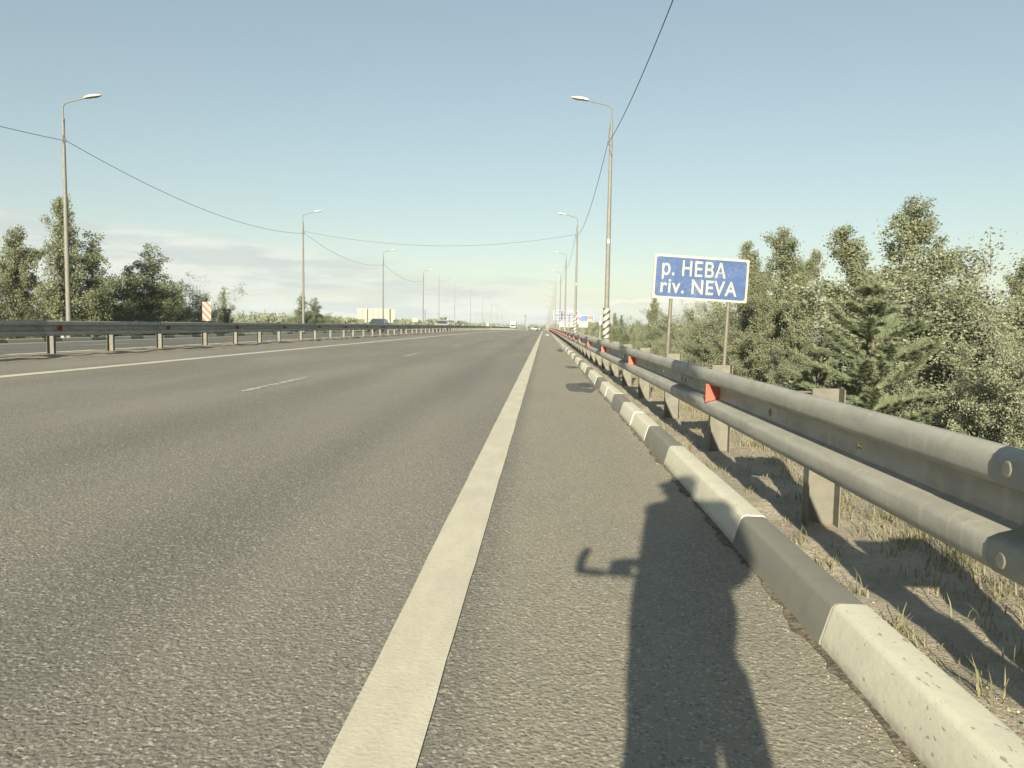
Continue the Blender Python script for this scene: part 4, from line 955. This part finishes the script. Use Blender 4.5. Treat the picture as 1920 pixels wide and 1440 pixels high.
for _ in range(6500):
    y = 1 + 45 * rs.random() ** 1.6; x = 1.5 + rs.random() ** .8 * 2.6
    if x < 1.75 and rs.random() < .55: continue
    spots.append((x, y, rs.randint(10, 26), .05, rs.uniform(.6, 1.3)))
for _ in range(130): y = 1 + 20 * rs.random() ** 1.4; spots.append((rs.uniform(1.25, 1.65), y, rs.randint(4, 14), .04, rs.uniform(.4, .9)))
blades(spots, .025, .095, .0024, 2, 'verge_grass', 'dry yellow green grass on the soil behind and under the right guardrail')
spots = [(1.16, 2.45, 34, .035, 1.3), (1.18, 2.58, 20, .03, 1.1), (1.22, 2.05, 12, .03, 1.3), (1.2, 3.6, 8, .04, 1), (1.17, 4.0, 10, .03, 1.1), (1.16, 6.4, 30, .06, 1.4), (1.17, 5.6, 20, .05, 1.2), (1.2, 7.6, 20, .06, 1.2)]
blades(spots, .04, .10, .003, 4, 'kerb_tufts', 'grass tufts sprouting right behind the kerb stones')
def grit(n, fx, fy, fz, smin, smax, seed, name, label, m):
    r = random.Random(seed); mb = MB()
    for _ in range(n):
        x, y = fx(r), fy(r); z = fz(x, y); s = r.uniform(smin, smax)
        vs = [Vector((r.uniform(-1, 1), r.uniform(-1, 1), 0)).normalized() * s for _ in range(0)]
        a0 = r.uniform(0, 6); ring = [(x + s * r.uniform(.7, 1.2) * math.cos(a0 + k * 1.257), y + s * r.uniform(.7, 1.4) * math.sin(a0 + k * 1.257), z) for k in range(5)]
        mb.add(ring + [(x, y, z + s * r.uniform(.5, .9))], [(k, (k + 1) % 5, 5) for k in range(5)])
    tag(mb.build(name, m), label, 'grit', kind='stuff')
M['grit'] = m_dirt((.30, .275, .22), (.40, .37, .30), 'grit')
grit(900, lambda r: kx(5) - abs(r.gauss(0, .05)) - .004, lambda r: 1.2 + 18 * r.random() ** 1.7, lambda x, y: zroad(x, y), .0015, .005, 1, 'kerb_grit', 'fine grit collected along the foot of the kerb', M['grit'])
grit(260, lambda r: r.uniform(-.2, .9), lambda r: 1.5 + 12 * r.random() ** 1.5, lambda x, y: zroad(x, y), .001, .0028, 2, 'shoulder_grit', 'scattered pale grit on the asphalt shoulder', M['white'])
grit(500, lambda r: r.uniform(1.1, 1.7), lambda r: 1.0 + 14 * r.random() ** 1.5, zverge, .002, .009, 3, 'verge_stones', 'small stones on the bare soil under the guardrail', M['grit'])
def f_crud(k):
    g = k.geo(); k.color(k.mix(k.rng(k.noise(30, 4, .6, g), .4, .6), (.07, .06, .045), (.16, .135, .10))); k.bump(k.noise(60, 4, .6, g), .01, 1)
M['crud'] = mat('kerb_dirt', (.1, .09, .07), .95, 0, f_crud)
mb = MB(); yl = [i * .06 for i in range(-10, 330)]
strip([lambda y: kx(y) - .012 - max(0, .014 + .014 * math.sin(y * 5.3) + .012 * math.sin(y * 17) + .008 * math.sin(y * 41)), lambda y: kx(y) + .004], lambda x, y: zroad(x, y) + .003 + (.004 if x > kx(y) else 0), yl, mb)
mb.build('gutter_dirt', M['crud'], road)
# bright splashes of dried paint on the shoulder
for j, (cx, cy, n, sp) in enumerate(((.115, 3.16, 40, .022), (.35, 2.62, 9, .02), (.60, 2.85, 8, .03))):
    r = random.Random(j); mb = MB()
    for _ in range(n):
        b = blob(cx + r.gauss(0, sp), cy + r.gauss(0, sp * 2.2), r.uniform(.002, .006), r.uniform(.002, .006), lambda x, y: zroad(x, y) + .0035, _, 8); mb.add(b.v, b.f)
    mb.build('paint_splash', M['white'], road)
# crumpled white litter far along the kerb
mb = MB(); rl = random.Random(2); ic = bmesh.new(); bmesh.ops.create_icosphere(ic, subdivisions=2, radius=1)
for v in ic.verts: v.co *= rl.uniform(.7, 1.1); v.co.x *= .30; v.co.y *= .5; v.co.z *= .13
me = bpy.data.meshes.new('litter_bag'); ic.to_mesh(me); ic.free()
o = link('litter_bag', me, M['white'], None, (.36, 84, zroad(.36, 84) + .06)); tag(o, 'crumpled white litter lying on the far shoulder by the kerb', 'litter')
# ------------------------------------------------------------------ air
def build_haze():
    mb = MB(); mb.box(-750, 750, -80, 1300, -20.5, 26); o = mb.build('haze', None); tag(o, 'thin pale summer haze over the road and trees', 'haze', kind='stuff')
    m = bpy.data.materials.new('haze_air'); m.use_nodes = True; nt = m.node_tree; nt.nodes.clear(); out = nt.nodes.new('ShaderNodeOutputMaterial')
    v = nt.nodes.new('ShaderNodeVolumePrincipled'); v.inputs['Color'].default_value = (.82, .92, 1, 1); v.inputs['Density'].default_value = .00028; v.inputs['Anisotropy'].default_value = 0
    nt.links.new(v.outputs[0], out.inputs['Volume']); o.data.materials.append(m)
build_haze()
#PEOPLE
# ------------------------------------------------------------------ photographer and bicycle (behind the camera; their shadow falls on the shoulder)
AZ = R(SUN_AZ); U = Vector((math.sin(AZ), math.cos(AZ), 0)); Wv = Vector((math.cos(AZ), -math.sin(AZ), 0))
def bp(a, c, z): return Wv * a + U * c + Vector((0, 0, z))
def skin(name, joints, edges, radii, m, parent, sub=2, root=0):
    me = bpy.data.meshes.new(name); me.from_pydata([tuple(j) for j in joints], edges, []); o = bpy.data.objects.new(name, me); COL.objects.link(o)
    md = o.modifiers.new('skin', 'SKIN'); sv = me.skin_vertices[0].data
    for i, r in enumerate(radii): sv[i].radius = r if isinstance(r, tuple) else (r, r); sv[i].use_root = (i == root)
    ms = o.modifiers.new('sub', 'SUBSURF'); ms.levels = sub; ms.render_levels = sub
    dg = bpy.context.evaluated_depsgraph_get(); me2 = bpy.data.meshes.new_from_object(o.evaluated_get(dg)); bpy.data.objects.remove(o)
    return link(name, me2, m, parent, (0, 0, 0), True)
M['skin'] = m_plain('skin', (.50, .33, .24), .5, 0, .06); M['jacket'] = m_plain('navy_cloth', (.06, .08, .11), .85); M['shorts'] = m_plain('grey_cloth', (.13, .13, .12), .9)
M['hair'] = m_plain('brown_hair', (.07, .045, .03), .7); M['shoe'] = m_plain('shoe', (.10, .10, .10), .7); M['capm'] = m_plain('cap_cloth', (.09, .10, .12), .85)
per = empty('person', (0, 0, 0)); tag(per, 'person in dark jacket and peaked cap standing beside a bicycle, casting the long shadow', 'person')
c = -.27
Jn = {'pel': (.09, c, .98), 'wai': (.085, c, 1.13), 'che': (.12, c, 1.36), 'nkb': (.105, c, 1.54), 'nk': (.10, c, 1.62), 'hd': (.09, c + .02, 1.74), 'ht': (.09, c + .01, 1.82),
      'sl': (-.055, c, 1.50), 'el': (-.045, c - .02, 1.24), 'wl': (-.085, c + .17, 1.16), 'hl': (-.10, c + .225, 1.145),
      'sr': (.285, c, 1.50), 'er': (.35, c - .02, 1.235), 'wr': (.14, c + .13, 1.06), 'hr': (.085, c + .19, 1.045),
      'pl': (.04, c, .93), 'kl': (.045, c + .02, .52), 'al': (.05, c - .02, .10), 'fl': (.02, c + .13, .035),
      'pr': (.18, c, .93), 'kr': (.25, c + .02, .52), 'ar': (.265, c - .02, .10), 'fr': (.275, c + .13, .035)}
Rd = {'pel': (.12, .11), 'wai': .115, 'che': (.15, .12), 'nkb': .08, 'nk': .058, 'hd': .09, 'ht': .066, 'sl': .06, 'el': .042, 'wl': .028, 'hl': .034, 'sr': .06, 'er': .042, 'wr': .028, 'hr': .034,
      'pl': .088, 'kl': .058, 'al': .04, 'fl': .035, 'pr': .08, 'kr': .046, 'ar': .04, 'fr': .035}
K = list(Jn); Ed = [('pel', 'wai'), ('wai', 'che'), ('che', 'nkb'), ('nkb', 'nk'), ('nk', 'hd'), ('hd', 'ht'), ('nkb', 'sl'), ('sl', 'el'), ('el', 'wl'), ('wl', 'hl'), ('nkb', 'sr'), ('sr', 'er'), ('er', 'wr'), ('wr', 'hr'),
                    ('pel', 'pl'), ('pl', 'kl'), ('kl', 'al'), ('al', 'fl'), ('pel', 'pr'), ('pr', 'kr'), ('kr', 'ar'), ('ar', 'fr')]
JJ = [bp(*Jn[k]) for k in K]; EE = [(K.index(a), K.index(b)) for a, b in Ed]; RR = [Rd[k] for k in K]
# five unequal fingers and a thumb rooted in each palm, curled round the bar or the phone
def fingers(hand, fwd, side, dn):
    h = bp(*Jn[hand]); i0 = K.index(hand)
    for k, (sp, ln) in enumerate(((-.026, .060), (-.009, .070), (.009, .066), (.025, .052))):
        a = h + side * sp + fwd * .028; b = a + fwd * ln * .5 + dn * .008; c_ = b + (fwd * .3 + dn).normalized() * ln * .45; d = c_ + (dn - fwd * .6).normalized() * ln * .3
        n = len(JJ); JJ.extend([a, b, c_, d]); EE.extend([(i0, n), (n, n + 1), (n + 1, n + 2), (n + 2, n + 3)]); RR.extend([.010, .009, .008, .007])
    a = h - side * .034 + fwd * .004; b = a + (fwd - side * .5).normalized() * .032; c_ = b + (fwd + dn * .6).normalized() * .028
    n = len(JJ); JJ.extend([a, b, c_]); EE.extend([(i0, n), (n, n + 1), (n + 1, n + 2)]); RR.extend([.012, .010, .008])
fingers('hl', U, -Wv, Vector((0, 0, -1))); fingers('hr', (U * .3 - Wv).normalized(), Vector((0, 0, 1)), U * .6 - Vector((0, 0, .2)))
body = skin('body', JJ, EE, RR, M['skin'], per, 2)
sub = lambda ks, es, rr, nm, m: skin(nm, [bp(*Jn[k]) if isinstance(k, str) else bp(*k) for k in ks], es, rr, m, per, 2)
def loft(name, rings, m, cc=c, n=20, parent=per):
    mb = MB(); vs = []
    for z, a0, a1, dp in rings:
        for k in range(n):
            t = 2 * math.pi * k / n; cx, sy = math.cos(t), math.sin(t)
            vs.append(bp((a0 + a1) / 2 + (a1 - a0) / 2 * (abs(cx) ** .8) * (1 if cx > 0 else -1), cc + dp * (abs(sy) ** .85) * (1 if sy > 0 else -1), z))
    fs = [(r_ * n + k, r_ * n + (k + 1) % n, (r_ + 1) * n + (k + 1) % n, (r_ + 1) * n + k) for r_ in range(len(rings) - 1) for k in range(n)]
    fs += [tuple(range(n))[::-1], tuple((len(rings) - 1) * n + k for k in range(n))]
    mb.add(vs, fs); return mb.build(name, m, parent, smooth=True)
jk = loft('jacket', [(.92, -.098, .242, .13), (.98, -.106, .268, .145), (1.05, -.110, .284, .15), (1.12, -.110, .277, .145), (1.18, -.102, .278, .14), (1.28, -.080, .30, .14), (1.39, -.080, .325, .145),
                     (1.50, -.092, .345, .13), (1.565, -.106, .350, .11), (1.605, -.088, .325, .085), (1.635, -.02, .245, .075), (1.66, .022, .19, .068), (1.70, .030, .178, .062)], M['jacket'])
for ks, rr_ in (([(-.03, c, 1.54), 'el', (-.075, c + .12, 1.175)], [.075, .06, .042]), ([(.28, c, 1.54), 'er', (.185, c + .09, 1.10)], [.08, .066, .045])):
    o = sub(ks, [(0, 1), (1, 2)], rr_, 'sleeve', M['jacket']); o.parent = jk
loft('shorts', [(.965, -.095, .235, .125), (.90, -.096, .25, .125), (.82, -.092, .262, .125)], M['shorts'])
loft('shorts_leg', [(.86, -.092, .155, .115), (.77, -.083, .160, .11), (.68, -.060, .150, .10), (.56, -.045, .13, .09)], M['shorts'])
loft('shorts_leg', [(.86, .12, .268, .11), (.77, .160, .277, .10), (.69, .188, .280, .085), (.58, .195, .287, .08)], M['shorts'])
for k in ('l', 'r'):
    a, f = Jn['a' + k], Jn['f' + k]; skin('shoe', [bp(a[0], a[1] - .04, .045), bp(a[0], a[1] + .05, .045), bp(f[0], f[1] + .04, .035)], [(0, 1), (1, 2)], [.045, .046, .04], M['shoe'], per, 2)
def ell(name, cx, cc, cz, ra, rc, rz_, m, zmin=-9):
    bm = bmesh.new(); bmesh.ops.create_uvsphere(bm, u_segments=20, v_segments=12, radius=1)
    for v in bm.verts:
        v.co = bp(cx + v.co.x * ra, cc + v.co.y * rc, cz + max(zmin, v.co.z) * rz_)
    me = bpy.data.meshes.new(name); bm.to_mesh(me); bm.free(); return link(name, me, m, per, (0, 0, 0), True)
ell('hair', .095, c - .01, 1.755, .088, .105, .10, M['hair'], -.6); cap_ = ell('cap', .10, c + .01, 1.785, .102, .115, .10, M['capm'], -.15)
mb = MB(); P = [bp(.035 + .07 * math.cos(t), c + .06 + .06 * math.sin(t), 1.765 - .012 * math.cos(t) ** 2 + .01) for t in [R(80 + 12 * i) for i in range(16)]]
mb.add([tuple(p) for p in P] + [tuple(p + Vector((0, 0, .03))) for p in P], [tuple(range(16)), tuple(range(31, 15, -1))] + [(i, (i + 1) % 16, (i + 1) % 16 + 16, i + 16) for i in range(16)]); o = mb.build('peak', M['capm'], cap_)
# face: eyes, nose, mouth, ears
fc = c + .105
for s in (-1, 1):
    ell('eye', .09 + s * .032, fc - .01, 1.745, .012, .010, .008, M['white']); ell('ear', .09 + s * .09, c + .02, 1.73, .012, .02, .03, M['skin'])
ell('nose', .09, fc + .005, 1.715, .014, .018, .024, M['skin']); ell('mouth', .09, fc - .006, 1.675, .026, .008, .007, M['tail'])
# phone
# bicycle
bk = empty('bicycle', bp(-.035, -.045, 0)); bk.rotation_euler = (0, 0, -AZ); tag(bk, 'dark trekking bicycle with bar ends held upright beside the person', 'bicycle')
M['bikep'] = m_plain('bike_paint', (.05, .06, .07), .35)
def tb_(name, tubes, m, parent=bk, n=8):
    mb = MB()
    for pts, r in tubes: mb.tube(pts, r, n)
    return auto_smooth(mb.build(name, m, parent), 50)
FA, RA = (0, .10, .345), (0, -.98, .345); BB = (0, -.55, .30); HT, HB = (0, -.08, .93), (0, -.04, .74); STt = (0, -.72, .86)
tb_('frame', [([HT, HB], .022), ([HB, BB], .02), ([(0, -.075, .90), STt], .018), ([BB, STt], .018), ([(.03, *BB[1:]), (.04, *RA[1:])], .010), ([(-.03, *BB[1:]), (-.04, *RA[1:])], .010), ([STt, (.04, *RA[1:])], .009), ([STt, (-.04, *RA[1:])], .009)], M['bikep'])
tb_('fork', [([HB, (.028, .0, .68), (.028, *FA[1:])], .013), ([HB, (-.028, .0, .68), (-.028, *FA[1:])], .013)], M['bikep'])
tb_('stem', [([HT, (0, -.10, 1.08)], .016), ([(0, -.10, 1.07), (0, .0, 1.08)], .018)], M['black'])
hb = tb_('handlebar', [([(-.31, .01, 1.08), (-.1, .0, 1.08), (.1, .0, 1.08), (.27, -.03, 1.08)], .011)], M['black'])
tb_('grip', [([(-.31, .01, 1.08), (-.21, .005, 1.08)], .017)], M['rubber'], hb); tb_('grip', [([(.28, -.062, 1.08), (.17, -.025, 1.08)], .019)], M['rubber'], hb)
tb_('bar_end', [([(-.305, .012, 1.08), (-.312, .06, 1.13), (-.30, .10, 1.155)], .02)], M['black'], hb); tb_('bar_end', [([(.275, -.06, 1.08), (.28, -.03, 1.14), (.265, .0, 1.17)], .015)], M['black'], hb)
tb_('bell', [([(-.115, .0, 1.08), (-.115, .0, 1.155)], .028)], M['bolt'], hb); tb_('lamp', [([(-.15, .02, 1.075), (-.15, .02, 1.135)], .034)], M['black'], hb); tb_('brake_lever', [([(.15, .0, 1.09), (.12, .03, 1.06), (.22, .01, 1.05)], .009)], M['bolt'], hb)
tb_('saddle', [([(0, -.93, .985), (0, -.80, .99), (0, -.66, .985)], .032)], M['black']); tb_('seat_post', [([STt, (0, -.79, .97)], .014)], M['bolt'])
tb_('crank', [([(-.07, -.55, .30), (.07, -.55, .30)], .03), ([(.07, -.55, .30), (.07, -.40, .22)], .01), ([(-.07, -.55, .30), (-.07, -.70, .38)], .01)], M['bolt'])
tb_('pedal', [([(.08, -.40, .22), (.15, -.40, .22)], .018)], M['black']); tb_('pedal', [([(-.08, -.70, .38), (-.15, -.70, .38)], .018)], M['black'])
for nm, A_ in (('front_wheel', FA), ('rear_wheel', RA)):
    ring = lambda r: [(0, A_[1] + r * math.cos(i / 36 * 2 * math.pi), A_[2] + r * math.sin(i / 36 * 2 * math.pi)) for i in range(37)]
    w = tb_(nm, [([(-.04, *A_[1:]), (.04, *A_[1:])], .022)], M['bolt']); tb_('tyre', [(ring(.325), .019)], M['rubber'], w); tb_('rim', [(ring(.303), .009)], M['bolt'], w)
    tb_('spoke', [([(0, *A_[1:]), (0, A_[1] + .30 * math.cos(i / 20 * 6.283), A_[2] + .30 * math.sin(i / 20 * 6.283))], .0013) for i in range(20)], M['bolt'], w, 4)
